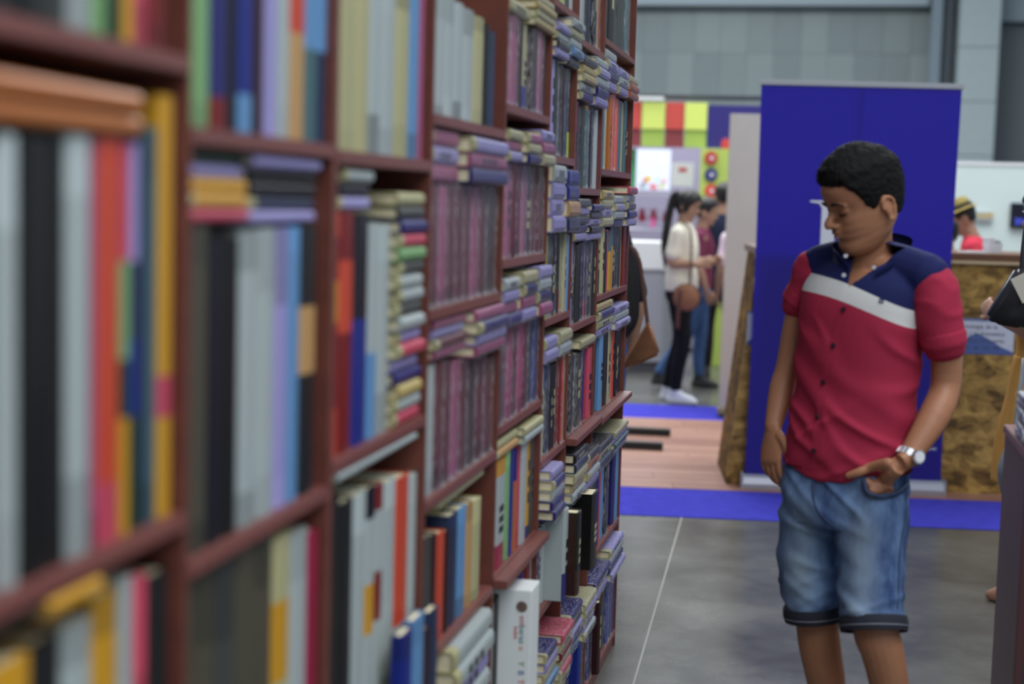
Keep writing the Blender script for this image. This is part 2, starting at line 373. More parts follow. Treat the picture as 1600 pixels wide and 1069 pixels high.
# --- fourth bay
row_px(3, 0, 100, [(677,692,.215,'W'),(692,706,.212,'W'),(706,720,.214,'W'),(720,734,.21,'W'),(734,750,.208,'W'),(750,766,.205,'IV'),(766,773,.2,'DG'),(773,783,.19,'SB')])
pile_px(3, 0, 20, 690, 785, -60, 14, ['G','DG','W'])
row_px(3, 1, 380, [(674,683,290,'DM'),(683,695,290,'M'),(695,708,291,'MV'),(708,721,290,'M'),(721,734,291,'M'),(734,745,290,'M'),(745,756,292,'MV'),(756,768,290,'M'),(768,783,292,'DM')], wrap=True)
pile_px(3, 1, 240, 676, 722, 194, 285, ['MV','LV','MV'], prot=.01, wrap=True)
pile_px(3, 1, 250, 726, 784, 212, 290, ['LV','MV','V'], prot=.03, wrap=True)
row_px(3, 2, 660, [(667,675,572,'G'),(675,689,572,'W')])
row_px(3, 2, 660, [(689,702,568,'M'),(702,714,568,'M'),(714,726,566,'MV'),(726,738,564,'M'),(738,751,562,'DM'),(751,763,560,'M'),(763,776,560,'M')], wrap=True)
pile_px(3, 2, 520, 680, 731, 497, 565, ['MV','LV','M','MV'], prot=.01, wrap=True)
pile_px(3, 2, 520, 735, 783, 487, 560, ['MV','V','LV','MV'], prot=.028, wrap=True)
row_px(3, 3, 890, [(654,673,850,'W'),(673,683,842,'G'),(683,692,838,'DM'),(692,704,835,'OR'),(704,712,832,'DM'),(712,724,806,'SB'),(724,737,796,'LB'),(737,746,790,'TA'),(746,759,784,'IV')])
pile_px(3, 3, 770, 690, 760, 748, 800, ['IV','G','LG'], prot=.01)
pile_px(3, 4, 1000, 692, 752, 978, 1300, ['W','W','LV','W','W','G','W','W'], zb=ZB[3][4], prot=.035)
# --- far bays: colours left to right, spread over the bay
def fill(bay, row, cols, h=(.20, .235), y0=0.0, y1=1.0, wrap=True, prots=None, bands=None, wts=None):
    zb = ZB[bay][row]; a = YU[bay] + HWU[bay] + .0015; b = YU[bay + 1] - HWU[bay + 1] - .0015; L = b - a; a2 = a + L * y0; b2 = a + L * y1
    n = len(cols); ws = [random.uniform(.75, 1.3) for _ in cols]
    if wts:
        for i, v in wts.items(): ws[i] *= v
    s = sum(ws); y = a2
    ceil = (ZB[bay][row - 1] - .024 - zb) if row > 0 else 0.33
    for i, c in enumerate(cols):
        t = (b2 - a2) * ws[i] / s
        hh = min(random.uniform(*h), ceil)
        pr = (prots or {}).get(i, random.choice((0, 0, .003, .006, -.004)))
        stand(bay, row, zb, y, y + t, hh, c, bands=(bands or {}).get(i), prot=pr, side=c if i in (prots or {}) else None, wrap=wrap and random.random() < (.8 if bay < 5 else .3), w=random.uniform(.14, .17))
        y += t
def piles(bay, row, groups, y0=0.0, y1=1.0, th=(.018, .03), wrap=True, prot=.012, floor=None, full=True):
    """groups = list of colour lists top to bottom, side by side"""
    zb = ZB[bay][row]; a = YU[bay] + HWU[bay] + .0015; b = YU[bay + 1] - HWU[bay + 1] - .0015; L = (b - a)
    n = len(groups); seg = L * (y1 - y0) / n; y = a + L * y0
    for g, cols in enumerate(groups):
        ya, yb = y + .004, y + seg - .004
        below = [s['z'] + s['h'] for s in SPECS if s['kind'] == 'S' and s['bay'] == bay and s['row'] == row and s['y'] < yb and s['y'] + s['t'] > ya]
        z0 = max(below + [zb]) + .001
        zt = (ZB[bay][row - 1] - .024) if row > 0 else z0 + .12
        room = zt - z0
        t = min(random.uniform(*th), room / max(1, len(cols)))
        if t < .012:
            cols = cols[:max(1, int(room / .014))]; t = min(.03, room / len(cols))
        if room > .010: pile(bay, row, z0, ya, yb, cols, t, prot=prot + g * .007, wrap=wrap, jit=.012, w=.14)
        y += seg
S = str.split
# fifth bay
fill(4, 0, S('DM MV DM W DM MV DM'), h=(.185, .19), bands={3: [(.28, 'BL'), (1, 'IV')]})
piles(4, 0, [S('G W DG IV'), S('IV CR IV CR')])
fill(4, 1, S('M MV M M MV DM M M'), h=(.2, .205)); piles(4, 1, [S('IV MV LV'), S('MV IV V'), S('LV MV IV')], prot=.02)
fill(4, 2, S('M DM MV M M MV M M SB BL'), h=(.205, .212)); piles(4, 2, [S('W LV MV V'), S('IV V MV LV'), S('LV W V MV')], prot=.02)
fill(4, 3, S('DM W LG BL Y P W Y G'), h=(.235, .25), wrap=False, bands={1: [(.22, 'MG'), (.85, 'W'), (1, 'Y')], 4: [(.7, 'YO'), (1, 'V')], 7: [(.12, 'V'), (1, 'Y')]}, wts={1: 1.9, 6: 1.3})
piles(4, 3, [S('IV TA'), S('IV W')], wrap=False)
fill(4, 4, S('W G K'), h=(.24, .27), wrap=False, y1=.28)
fill(4, 4, S('W V W R W'), h=(.25, .28), wrap=False, y0=.52, y1=1.0, prots={1: .01})
piles(4, 5, [S('W LV G W'), S('IV G TA BL SB')], y0=.1, prot=.03)
# sixth bay
fill(5, 0, S('W G LY LY G W'), h=(.2, .22))
fill(5, 1, S('BL LV G W K BR SB W DG'), h=(.215, .235), bands={0: [(.2, 'LG'), (.45, 'W'), (1, 'BL')], 8: [(.3, 'LY'), (1, 'DG')]})
piles(5, 1, [S('LV W G LV'), S('V IV W LB G')], prot=.02)
fill(5, 2, S('LY G K W K W K W IV LB'), h=(.2, .21), bands={3: [(.25, 'BL'), (1, 'W')], 5: [(.25, 'BL'), (.33, 'OR'), (1, 'W')], 7: [(.28, 'OR'), (1, 'IV')]})
piles(5, 2, [S('W LV V LV'), S('BL BL TA SB')], th=(.04, .045), prot=.025)
fill(5, 3, S('BL W W SB N DG N R R OR IV'), h=(.22, .24), bands={2: [(.7, 'IV'), (1, 'BL')]})
piles(5, 3, [S('V V'), S('IV V')], th=(.03, .045), prot=.02)
fill(5, 4, S('W V W R W'), h=(.2, .22), y1=.45, wrap=False)
fill(5, 4, S('W BR'), h=(.22, .24), y0=.45, y1=.78, prots={0: .05, 1: .075}, wrap=False, bands={0: [(.3, 'V'), (1, 'W')], 1: [(.3, 'BR'), (1, 'K')]})
fill(5, 4, S('K G K'), h=(.22, .24), y0=.78)
piles(5, 4, [S('LV V V V V')], y0=0, y1=.5, prot=.045)
fill(5, 5, S('GR DM BL LV K BR G SB'), h=(.2, .23), prots={2: .05})
piles(5, 5, [S('V LV IV LB W IV'), S('P IV R IV P IV')], th=(.02, .028), prot=.04)
# seventh bay
fill(6, 0, S('W W N SB K W YO'), h=(.3, .34)); 
fill(6, 1, S('R DG G G T TA N G W LV'), h=(.21, .235)); piles(6, 1, [S('G CR CR V V'), S('W LV V V LV')], prot=.025)
fill(6, 2, S('N LV K DG K N LV K G K'), h=(.215, .225), bands={6: [(.25, 'MG'), (1, 'V')]}); piles(6, 2, [S('G V G V LV'), S('V G LV DG LV')], prot=.02)
fill(6, 3, S('K K DG K K V P'), h=(.205, .22)); piles(6, 3, [S('IV')], y0=.4, prot=.01)
fill(6, 4, S('N V G DG K K R IV'), h=(.215, .235), prots={4: .06, 5: .02}, wts={4: 1.8}); piles(6, 4, [S('K SB IV CR V'), S('G YO V LV')], prot=.035)
fill(6, 5, S('SB W N DG BL LV K G'), h=(.2, .22), prots={4: .03}); piles(6, 5, [S('V SB LV V LB'), S('IV V CR LV W')], prot=.035)
# farthest bay
fill(7, 0, S('K K G G T'), h=(.33, .36), y1=.82)
fill(7, 1, S('T W IV YO PO DG PO T IV T DG'), h=(.225, .24)); piles(7, 1, [S('W LV V LV'), S('LV W LV'), S('IV YO YO')], prot=.02)
fill(7, 2, S('K DG IV K P T Y DG K DG IV R'), h=(.19, .205), bands={5: [(.65, 'Y'), (1, 'T')], 6: [(.7, 'Y'), (1, 'T')]}); piles(7, 2, [S('CR IV LV IV'), S('W LV W V'), S('P W G V LV')], prot=.022)
fill(7, 3, S('N LB K DG IV R OR N DG N'), h=(.225, .24), wts={0: 2.6}); piles(7, 3, [S('CR V IV V'), S('LV W V')], prot=.02)
fill(7, 4, S('T SB G V P LB N SB N V LB'), h=(.25, .27)); piles(7, 4, [S('G IV SB'), S('IV LV T LV')], prot=.03)
fill(7, 5, S('W V DM LV G MV G BL BL V'), h=(.23, .25), prots={2: .03}); piles(7, 5, [S('V IV LV'), S('LV W V LV')], prot=.03)

# --- the big white box that sticks out in the fifth bay
bx0 = at_x(797, 960, -D + .055)
big_y0 = YU[4] + .013 + (YU[5] - YU[4] - .026) * .285
big_y1 = YU[4] + .013 + (YU[5] - YU[4] - .026) * .515

# --- build the books: the largest 300 of each kind singly, the rest as one stuff object
def px_area(s):
    y = s['y'] + .01
    if s['kind'] == 'S': wpx = 2400 * D * (1 / max(.9, y) - 1 / (y + s['t'])); return wpx * s['h'] * 2400 / y
    return 2400 * D * (1 / max(.9, y) - 1 / (y + s['h'])) * s['t'] * 2400 / y
def visible(s):
    c = Vector((s['x'], s['y'] + (s['t'] if s['kind'] == 'S' else s['h']) * .9, s['z'] + (s['h'] if s['kind'] == 'S' else s['t'])))
    v = c - CAMP; z = v.x * WX.z + v.y * WY.z + v.z * WZ.z
    cx = 800 + 2400 * (v.x * WX.x + v.y * WY.x + v.z * WZ.x) / z; cy = 534 + 2400 * (v.x * WX.y + v.y * WY.y + v.z * WZ.y) / z
    zb = s['z'] - (0); v2 = Vector((s['x'], s['y'], zb)) - CAMP; z2 = v2.x * WX.z + v2.y * WY.z + v2.z * WZ.z
    cy2 = 534 + 2400 * (v2.x * WX.y + v2.y * WY.y + v2.z * WZ.y) / z2
    return cx > -5 and cy < 1075 and cy2 > -5
SPECS = [s for s in SPECS if visible(s)]
cnt = {}
for s in sorted([q for q in SPECS if q['kind'] == 'S'], key=lambda q: (q['bay'], q['row'], q['y'])):
    k = (s['bay'], s['row']); cnt[k] = cnt.get(k, 0) + 1; s['ord'] = cnt[k] - 1
rowname = {}
for s in SPECS: rowname.setdefault(s['bay'], set()).add(s['row'])
for s in SPECS:
    r = sorted(rowname[s['bay']]).index(s['row']); nr = len(rowname[s['bay']])
    s['rn'] = 'top visible shelf' if r == 0 else ('lowest visible shelf' if r == nr - 1 else '%s shelf down' % ORD[r])
PILEP = {}
for s in SPECS:
    if s['kind'] == 'L': PILEP.setdefault((s['bay'], s['row']), set()).add(s['pile'])
big = {}
for kind in 'SL':
    L = sorted([s for s in SPECS if s['kind'] == kind], key=px_area, reverse=True)
    big[kind] = L[:300]
    rest = L[300:]
    print('BOOKS', kind, len(L))
    if rest:
        for wr in (0,):
            bm = bmesh.new(); bp = bmesh.new()
            for s in rest:
                M = Matrix.Translation((s['x'], s['y'], s['z'])) if kind == 'S' else Matrix.Translation((s['x'], s['y'], s['z'] + s['t'])) @ Matrix.Rotation(-pi / 2, 4, 'X')
                book_bm(s['t'], s['h'], s['w'], s['bands'], s['ink'], s['side'], bm=bm, M=M); pages_bm(s['t'], s['h'], s['w'], bm=bp, M=M)
            r = empty('book_rows' if kind == 'S' else 'book_piles', (-D, YU[4], 0), 'remaining small %s books filling the far shelves' % ('upright' if kind == 'S' else 'lying'), 'books')
            r['kind'] = 'stuff'
            tag(obj('covers', bm, M_GLOSSY, r, world=True), kind='stuff'); tag(obj('pages', bp, M_PAGES, r, world=True), kind='stuff')
for kind in 'SL':
    for s in big[kind]:
        cn = PAL[s['col']][1]; pre = 'plastic-wrapped ' if s['wrap'] else ''
        if kind == 'S':
            lab = '%s%s book standing %s from left, %s, %s' % (pre, cn, ORD[min(19, s['ord'])], s['rn'], BAYN[s['bay']])
            grp = 'books standing in the %s' % BAYN[s['bay']]; nm = 'standing_book'
        else:
            ps = sorted(PILEP[(s['bay'], s['row'])]); pi_ = ps.index(s['pile'])
            pn = 'only pile' if len(ps) == 1 else ('left pile' if pi_ == 0 else ('right pile' if pi_ == len(ps) - 1 else 'middle pile'))
            tn = 'topmost' if s['idx'] == 0 else '%s' % ORD[s['idx']]
            lab = '%s%s book lying %s of %s, %s, %s' % (pre, cn, tn, pn, s['rn'], BAYN[s['bay']])
            grp = 'books lying in the %s' % BAYN[s['bay']]; nm = 'lying_book'
        me = bm_mesh('cover', book_bm(s['t'], s['h'], s['w'], s['bands'], s['ink'], s['side'])); me.materials.append(M_GLOSSY if s['wrap'] else M_COVER)
        r = empty(nm, (s['x'], s['y'], s['z'] + (s['t'] if kind == 'L' else 0)), lab, 'book', grp)
        if kind == 'L': r.rotation_euler = (-pi / 2, 0, 0)
        mesh_obj('cover', me, None, r)
        mp = bm_mesh('pages', pages_bm(s['t'], s['h'], s['w'])); mp.materials.append(M_PAGES); mesh_obj('pages', mp, None, r)
        if s['wrap'] and s['bay'] >= 3:
            f = bpy.data.objects.new('plastic_wrap', random.choice(FILMS)); COL.objects.link(f); f.parent = r
            f.scale = (s['w'], s['t'] + .0008, s['h']); f.location = (0.0025, -.0004, 0)

# white box set with its narrow side to the camera
r = empty('box_set', (-D + .055, big_y0 + .004, ZB[4][4] + .001), 'big white cardboard book box with coloured lettering sticking out of lower shelf', 'book')
bw = .20; bt = big_y1 - big_y0 - .012; bh = .262
obj('case', boxbm((-bw, 0, 0), (0, bt, bh), .0015), mat('white_card', (205, 210, 210), k=1.25, rough=.4, coat=.2), r)
bm = bmesh.new(); cyl(bm, (-.021, -.0012, .225), (-.021, .0005, .225), .0125, n=24); cp = obj('round_picture', bm, mat('portrait_brown', (92, 74, 66), rough=.4, var=.5, vscale=90), r)
def side_text(s, size, x, z, colr, nm='lettering'):
    me = text_mesh(s, size, .0003); me.materials.append(mat('ink_' + str(colr), colr, k=1.2))
    o = mesh_obj(nm, me, None, r, loc=(x, -.0006, z)); o.rotation_euler = (pi / 2, pi / 2, 0); return o
side_text('em', .02, -.019, .193, (190, 70, 80)); side_text('baraz', .02, -.019, .162, (60, 130, 130)); side_text('o', .02, -.019, .13, (205, 110, 60)); side_text('bebé', .015, -.033, .165, (200, 90, 80))
for i, (chh, cc) in enumerate((('Y', (70, 140, 70)), ('B', (50, 110, 160)), ('T', (200, 60, 60)), ('K', (60, 150, 150)), ('E', (200, 70, 90)))):
    side_text(chh, .02, -.019, .095 - i * .021, cc)
# ------------------------------------------------------------------ floor and floor coverings
PSI = radians(7.5)
U = Vector((cos(PSI), sin(PSI), 0)); NV = Vector((-sin(PSI), cos(PSI), 0))
def concrete():
    m = mat('polished_concrete', (90, 90, 84), k=1.0, rough=0.24, spec=0.5); nt = m.node_tree; b = nt.nodes['Principled BSDF']
    tc = nt.nodes.new('ShaderNodeTexCoord'); n = nt.nodes.new('ShaderNodeTexNoise'); n.inputs['Scale'].default_value = 1.6; n.inputs['Detail'].default_value = 9; n.inputs['Roughness'].default_value = .65
    nt.links.new(tc.outputs['Object'], n.inputs['Vector'])
    r = nt.nodes.new('ShaderNodeValToRGB'); r.color_ramp.elements[0].position = .3; r.color_ramp.elements[1].position = .72
    r.color_ramp.elements[0].color = (*C((66, 66, 64)), 1); r.color_ramp.elements[1].color = (*C((106, 106, 98)), 1)
    nt.links.new(n.outputs['Fac'], r.inputs[0]); nt.links.new(r.outputs[0], b.inputs['Base Color'])
    r2 = nt.nodes.new('ShaderNodeMapRange'); r2.inputs['To Min'].default_value = .13; r2.inputs['To Max'].default_value = .36; nt.links.new(n.outputs['Fac'], r2.inputs['Value']); nt.links.new(r2.outputs[0], b.inputs['Roughness'])
    return m
fl = obj('floor', boxbm((-9, -2, -.1), (8, 26, 0)), concrete()); fl['kind'] = 'structure'
a = at_z(1066, 806); b = at_z(975, 1120)
d = (b - a).normalized(); nn = Vector((-d.y, d.x, 0)) * .0035
bm = bmesh.new(); prism(bm, [a - nn, b + d * 2 - nn, b + d * 2 + nn, a + nn], 0.0, .0008)
o = obj('trim_1', bm, mat('joint_filler', (122, 122, 116), rough=.6)); o['kind'] = 'structure'
P0 = Vector((-0.931, 7.513, 0)); 
def strip(name, s0, s1, n0, n1, z, m, label, cat):
    r = P0 + U * s0 + NV * n0
    bm = boxbm((0, 0, 0), (s1 - s0, n1 - n0, z), .001)
    o = obj(name, bm, m, loc=r, rotz=PSI); return tag(o, label, cat)
M_CARP = mat('blue_carpet', (58, 56, 190), k=1.05, rough=.95, spec=.05, bump=.5, bscale=500, var=.12, vscale=14)
strip('carpet', -2.5, 4.5, 0, .755, .004, M_CARP, 'bright blue carpet strip in front of the blue banner', 'carpet')
strip('carpet', -2.5, 1.6, 3.50, 4.27, .004, M_CARP, 'bright blue carpet strip farther back by the white sneakers', 'carpet')
r = empty('wood_floor', P0 + U * -2.5 + NV * .757, 'reddish brown wooden plank floor between two blue carpet strips', 'floor', rz=PSI)
pm = [mat('plank_wood%d' % i, c, k=1.15, rough=.35, spec=.4, var=.22, vscale=5, stretch=(1, 12, 1)) for i, c in enumerate([(156, 108, 88), (146, 98, 80), (166, 118, 98)])]
pmesh = []
for i in range(3):
    me = bm_mesh('plank', boxbm((.001, .001, 0), (1.199, .151, .006), .0015)); me.materials.append(pm[i]); pmesh.append(me)
for j in range(18):
    off = random.uniform(-1.1, 0)
    for i in range(7):
        x = off + i * 1.2
        if x < -.05 or x > 6.0: continue
        mesh_obj('plank', random.choice(pmesh), None, r, loc=(x, j * .1522, 0))
M_BLK = mat('black_paint', (22, 26, 26), rough=.45)
for (px, py, lab) in ((1047, 684, 'black floor bar, the farther of two on the plank floor'), (1035, 706, 'black floor bar, the nearer of two on the plank floor')):
    p = at_z(px, py); o = obj('floor_bar', boxbm((-1.0, 0, 0.0065), (0, .07, .052), .003), M_BLK, loc=(p.x, p.y, 0), rotz=PSI * .4); tag(o, lab, 'bar', 'black bars on the plank floor')

# ------------------------------------------------------------------ hall walls
M_WALL = [mat('metal_panel%d' % i, c, k=1.25, rough=.5, var=.03, vscale=2) for i, c in enumerate([(118, 131, 131), (124, 137, 137), (113, 126, 127)])]
w = empty('wall_back', (-7, 25, 0)); w['kind'] = 'structure'
obj('wall_core', boxbm((0, .051, 0), (15, .3, 7)), M_WALL[2], w)
for row, (z0, z1) in enumerate(((0.0, 3.98), (3.98, 4.68))):
    me3 = []
    for k in range(3):
        me = bm_mesh('panel', boxbm((.0015, .002 * k, z0 + .0015), (.4185, .05, z1 - .0015), .002)); me.materials.append(M_WALL[k]); me3.append(me)
    for i in range(20): 
        q = mesh_obj('panel', random.choice(me3), None, w, loc=(.0 + i * .42 + .2, 0, 0))
M_BEAM = mat('beam_paint', (138, 153, 162), k=1.3, rough=.5)
o = obj('trim_2', boxbm((-7, 24.7, 4.69), (1.42, 24.99, 5.9), .01), M_BEAM); o['kind'] = 'structure'
o = obj('trim_3', boxbm((1.44, 24.3, 0), (1.60, 24.6, 6.5), .01), mat('column_blue', (108, 125, 136), k=1.25)); o['kind'] = 'structure'
o = obj('trim_4', boxbm((1.63, 24.5, 0), (1.76, 24.75, 6.5), .01), mat('gap_dark', (74, 84, 92), k=1.2)); o['kind'] = 'structure'  # shade of the gap between column and pillar, put in as a dark box
pz = mat('pillar_paint', (143, 158, 160), k=1.3, rough=.6, var=.02)
r = empty('wall_pillar', (1.83, 24.0, 0)); r['kind'] = 'structure'
for i in range(8): obj('block', boxbm((0, 0, i * .8 + .004), (.58, .6, i * .8 + .796), .006), pz, r)
o = obj('wall_right', boxbm((2.41, 24.6, 0), (6, 24.9, 4.4)), mat('dark_wall', (82, 92, 96), k=1.2)); o['kind'] = 'structure'
o = obj('trim_5', boxbm((2.41, 24.4, 4.42), (6, 24.9, 6), .01), mat('beam_dim', (112, 126, 134), k=1.2)); o['kind'] = 'structure'

# ------------------------------------------------------------------ blue roll-up banner
M_BAN = mat('banner_blue', (44, 34, 150), k=1.6, rough=.55, spec=.3, bump=.05, bscale=6)
bl = Vector((-0.375, 8.425, 0)); br_ = Vector((0.705, 8.585, 0)); bw_ = (br_ - bl).length; ba = math.atan2(br_.y - bl.y, br_.x - bl.x)
r = empty('rollup_banner', bl, 'tall blue roll-up banner with white serif letter behind the young man', 'banner', rz=ba)
bm = bmesh.new(); N1, N2 = 14, 24; g = []
for j in range(N2 + 1):
    row = []
    for i in range(N1 + 1):
        x = .012 + (bw_ - .024) * i / N1; z = .075 + 2.135 * j / N2
        bowx = .008 * sin(pi * j / N2) * (1 if i > N1 / 2 else -1) * abs(i - N1 / 2) / (N1 / 2) * -1
        row.append(bm.verts.new((x + bowx, .045 + .006 * sin(5 * i / N1 + 1) * sin(pi * j / N2), z)))
    g.append(row)
for j in range(N2):
    for i in range(N1): bm.faces.new((g[j][i], g[j][i + 1], g[j + 1][i + 1], g[j + 1][i]))
bmesh.ops.solidify(bm, geom=bm.faces[:], thickness=.001)
obj('fabric', bm, M_BAN, r)
M_ALU = mat('brushed_aluminium', (176, 178, 190), k=1.0, rough=.35, metal=.4, spec=.6)
bm = bmesh.new(); prof = [(0, 0), (.09, 0), (.095, .03), (.085, .065), (.06, .078), (.03, .078), (.005, .065), (-.005, .03)]
vs = []
for x in (0, bw_): vs.append([bm.verts.new((x, p[0], p[1] + .003)) for p in prof])
bm.faces.new(vs[0][::-1]); bm.faces.new(vs[1])
for i in range(8): bm.faces.new((vs[0][i], vs[0][(i + 1) % 8], vs[1][(i + 1) % 8], vs[1][i]))
obj('base', bm, M_ALU, r)
for x in (-.008, bw_): obj('end_cap', boxbm((x, -.008, .002), (x + .008, .098, .09), .003), mat('grey_plastic', (150, 152, 160)), r)
obj('top_rail', boxbm((.0, .034, 2.205), (bw_ - .0, .056, 2.235), .004), mat('rail_grey', (160, 162, 166), rough=.4), r)
bm = bmesh.new(); cyl(bm, (bw_ / 2, .07, .08), (bw_ / 2, .07, 2.22), .008); obj('support_pole', bm, M_ALU, r)
M_WPR = mat('white_print', (205, 205, 222), k=1.3, rough=.6)
# serif capital: stem, slab serifs, arms (most of it is behind the head)
p = r.matrix_basis.inverted() @ at_y(1268, 313, 8.46); p2 = r.matrix_basis.inverted() @ at_y(1284, 380, 8.46)
lx, lz, sx, bz = p.x, p.z, p2.x, p2.z - .14
bm = bmesh.new(); y_ = .0375
def fl_(pts):
    f = [bm.verts.new((q[0], y_, q[1])) for q in pts]; g2 = [bm.verts.new((q[0], y_ + .001, q[1])) for q in pts]
    bm.faces.new(f); bm.faces.new(g2[::-1])
    for i in range(len(pts)): bm.faces.new((f[i], f[(i + 1) % len(pts)], g2[(i + 1) % len(pts)], g2[i]))
fl_([(lx, lz), (sx + .22, lz), (sx + .235, lz - .07), (sx + .225, lz - .07), (sx + .19, lz - .025), (sx + .075, lz - .018), (sx + .075, bz + .03), (sx + .11, bz + .01), (sx + .11, bz), (lx, bz), (lx, bz + .01), (sx, bz + .03), (sx, lz - .04), (sx - .015, lz - .016), (lx, lz - .01)])
fl_([(sx + .0755, lz - .17), (sx + .16, lz - .17), (sx + .16, lz - .195), (sx + .0755, lz - .195)])
obj('printed_letter', bm, M_WPR, r)
p = r.matrix_basis.inverted() @ at_y(1455, 703, 8.56)
me = text_mesh('www', .035, .0004); me.materials.append(M_WPR); o = mesh_obj('printed_line', me, None, r, loc=(p.x, .036, p.z)); o.rotation_euler = (pi / 2, 0, 0)

# ------------------------------------------------------------------ chipboard counter
def osb():
    m = mat('oriented_strand_board', (120, 84, 20), k=1.1, rough=.6, spec=.25); nt = m.node_tree; b = nt.nodes['Principled BSDF']
    tc = nt.nodes.new('ShaderNodeTexCoord'); outs = []
    for i, (rt, s) in enumerate(((0.5, (14, 14, 26)), (2.1, (18, 18, 30)), (1.3, (8, 8, 13)))):
        mp = nt.nodes.new('ShaderNodeMapping'); mp.inputs['Rotation'].default_value = (0, rt, 0); mp.inputs['Scale'].default_value = s
        v = nt.nodes.new('ShaderNodeTexVoronoi'); v.inputs['Scale'].default_value = 1.0
        nt.links.new(tc.outputs['Object'], mp.inputs[0]); nt.links.new(mp.outputs[0], v.inputs['Vector']); outs.append(v)
    mx = nt.nodes.new('ShaderNodeMix'); mx.data_type = 'RGBA'; mx.inputs[0].default_value = .5
    nt.links.new(outs[0].outputs['Color'], mx.inputs[6]); nt.links.new(outs[1].outputs['Color'], mx.inputs[7])
    mx2 = nt.nodes.new('ShaderNodeMix'); mx2.data_type = 'RGBA'; mx2.inputs[0].default_value = .35
    nt.links.new(mx.outputs[2], mx2.inputs[6]); nt.links.new(outs[2].outputs['Color'], mx2.inputs[7])
    bw = nt.nodes.new('ShaderNodeRGBToBW'); nt.links.new(mx2.outputs[2], bw.inputs[0])
    cr = nt.nodes.new('ShaderNodeValToRGB'); e = cr.color_ramp.elements; e[0].position = .3; e[0].color = (*C((96, 66, 14)), 1); e[1].position = .72; e[1].color = (*C((172, 132, 40), 1.35), 1)
    k = e.new(.46); k.color = (*C((132, 96, 20), 1.2), 1)
    nt.links.new(bw.outputs[0], cr.inputs[0]); nt.links.new(cr.outputs[0], b.inputs['Base Color'])
    return m
M_OSB = osb()
cr_ = empty('counter', (-.480, 8.545, 0), 'chipboard information counter behind the blue banner', 'counter', rz=PSI)
Mi = cr_.matrix_basis.inverted()
tl = Mi @ at_y(1184, 400, 8.6)
bm = bmesh.new(); pts = [(0.0, 0.0), (2.6, 0.0), (2.6, 1.29), (tl.x, 1.29)]
f = [bm.verts.new((q[0], 0, q[1])) for q in pts]; g2 = [bm.verts.new((q[0] + (.0), .025, q[1])) for q in pts]
bm.faces.new(f); bm.faces.new(g2[::-1])
for i in range(4): bm.faces.new((f[i], f[(i + 1) % 4], g2[(i + 1) % 4], g2[i]))
obj('front_panel', bm, M_OSB, cr_)
bm = bmesh.new(); f = [bm.verts.new(q) for q in ((0.0, .0255, 0), (tl.x, .0255, 1.29), (tl.x, .7, 1.29), (0.0, .7, 0))]; fa = bm.faces.new(f)
bmesh.ops.solidify(bm, geom=[fa], thickness=.02); obj('side_panel', bm, M_OSB, cr_)
obj('worktop', boxbm((tl.x - .02, -.03, 1.2905), (2.62, .72, 1.328), .003), mat('worktop_brown', (104, 62, 30), k=1.2, rough=.4, var=.1), cr_)
obj('edge_strip', boxbm((tl.x - .02, -.034, 1.272), (2.62, -.0005, 1.290), .001), mat('edge_pale', (176, 150, 110), rough=.5), cr_)
def poster_panel(x0, x1, z0, z1, lines, nm='poster'):
    p = empty(nm, cr_.matrix_basis @ Vector((x0, -.0035, z0)), 'pale poster with printed lines and blue hill on the chipboard counter' if nm == 'poster' else 'narrow end of a pale blue poster left of the banner', 'poster', rz=PSI)
    W_, H_ = x1 - x0, z1 - z0
    obj('sheet', boxbm((0, 0, 0), (W_, .002, H_)), mat('poster_white', (176, 180, 190), rough=.5, var=.05, vscale=12), p)
    obj('blue_border', boxbm((0, -.0008, H_ * .93), (W_, -.0001, H_)), mat('poster_blue', (84, 104, 150)), p)
    bm = bmesh.new(); hp = [(0, 0), (W_, 0), (W_, .015), (W_ * .82, .045), (W_ * .66, .085), (W_ * .5, .115), (W_ * .36, .09), (W_ * .22, .04), (0, .02)]
    f = [bm.verts.new((q[0], -.0008, q[1])) for q in hp]; g2 = [bm.verts.new((q[0], -.0001, q[1])) for q in hp]; bm.faces.new(f); bm.faces.new(g2[::-1])
    for i in range(len(hp)): bm.faces.new((f[i], f[(i + 1) % len(hp)], g2[(i + 1) % len(hp)], g2[i]))
    obj('blue_hill', bm, mat('poster_hill', (62, 84, 140)), p)
    for i, s in enumerate(lines):
        me = text_mesh(s, .034, .0003, 1.0); me.materials.append(mat('poster_ink', (60, 64, 84)))
        o = mesh_obj('printed_line', me, None, p, loc=(W_ / 2, -.0012, H_ * .88 - .02 - i * .038)); o.rotation_euler = (pi / 2, 0, 0)
q0 = Mi @ at_y(1478, 500, 8.66); q1 = Mi @ at_y(1582, 555, 8.75)
poster_panel(q0.x - .02, q1.x, q1.z - .0, q0.z + .01, ['tecnologia de la', 'cultura y la dramatica', 'en los años cincuenta', 'decada  de  los  80,'])
q0 = Mi @ at_y(1166, 486, 8.55); q1 = Mi @ at_y(1183, 540, 8.55)
poster_panel(q0.x + .01, q1.x + .1, q1.z, q0.z, ['de la', 'cine', 'en', 'los'], 'poster_end')
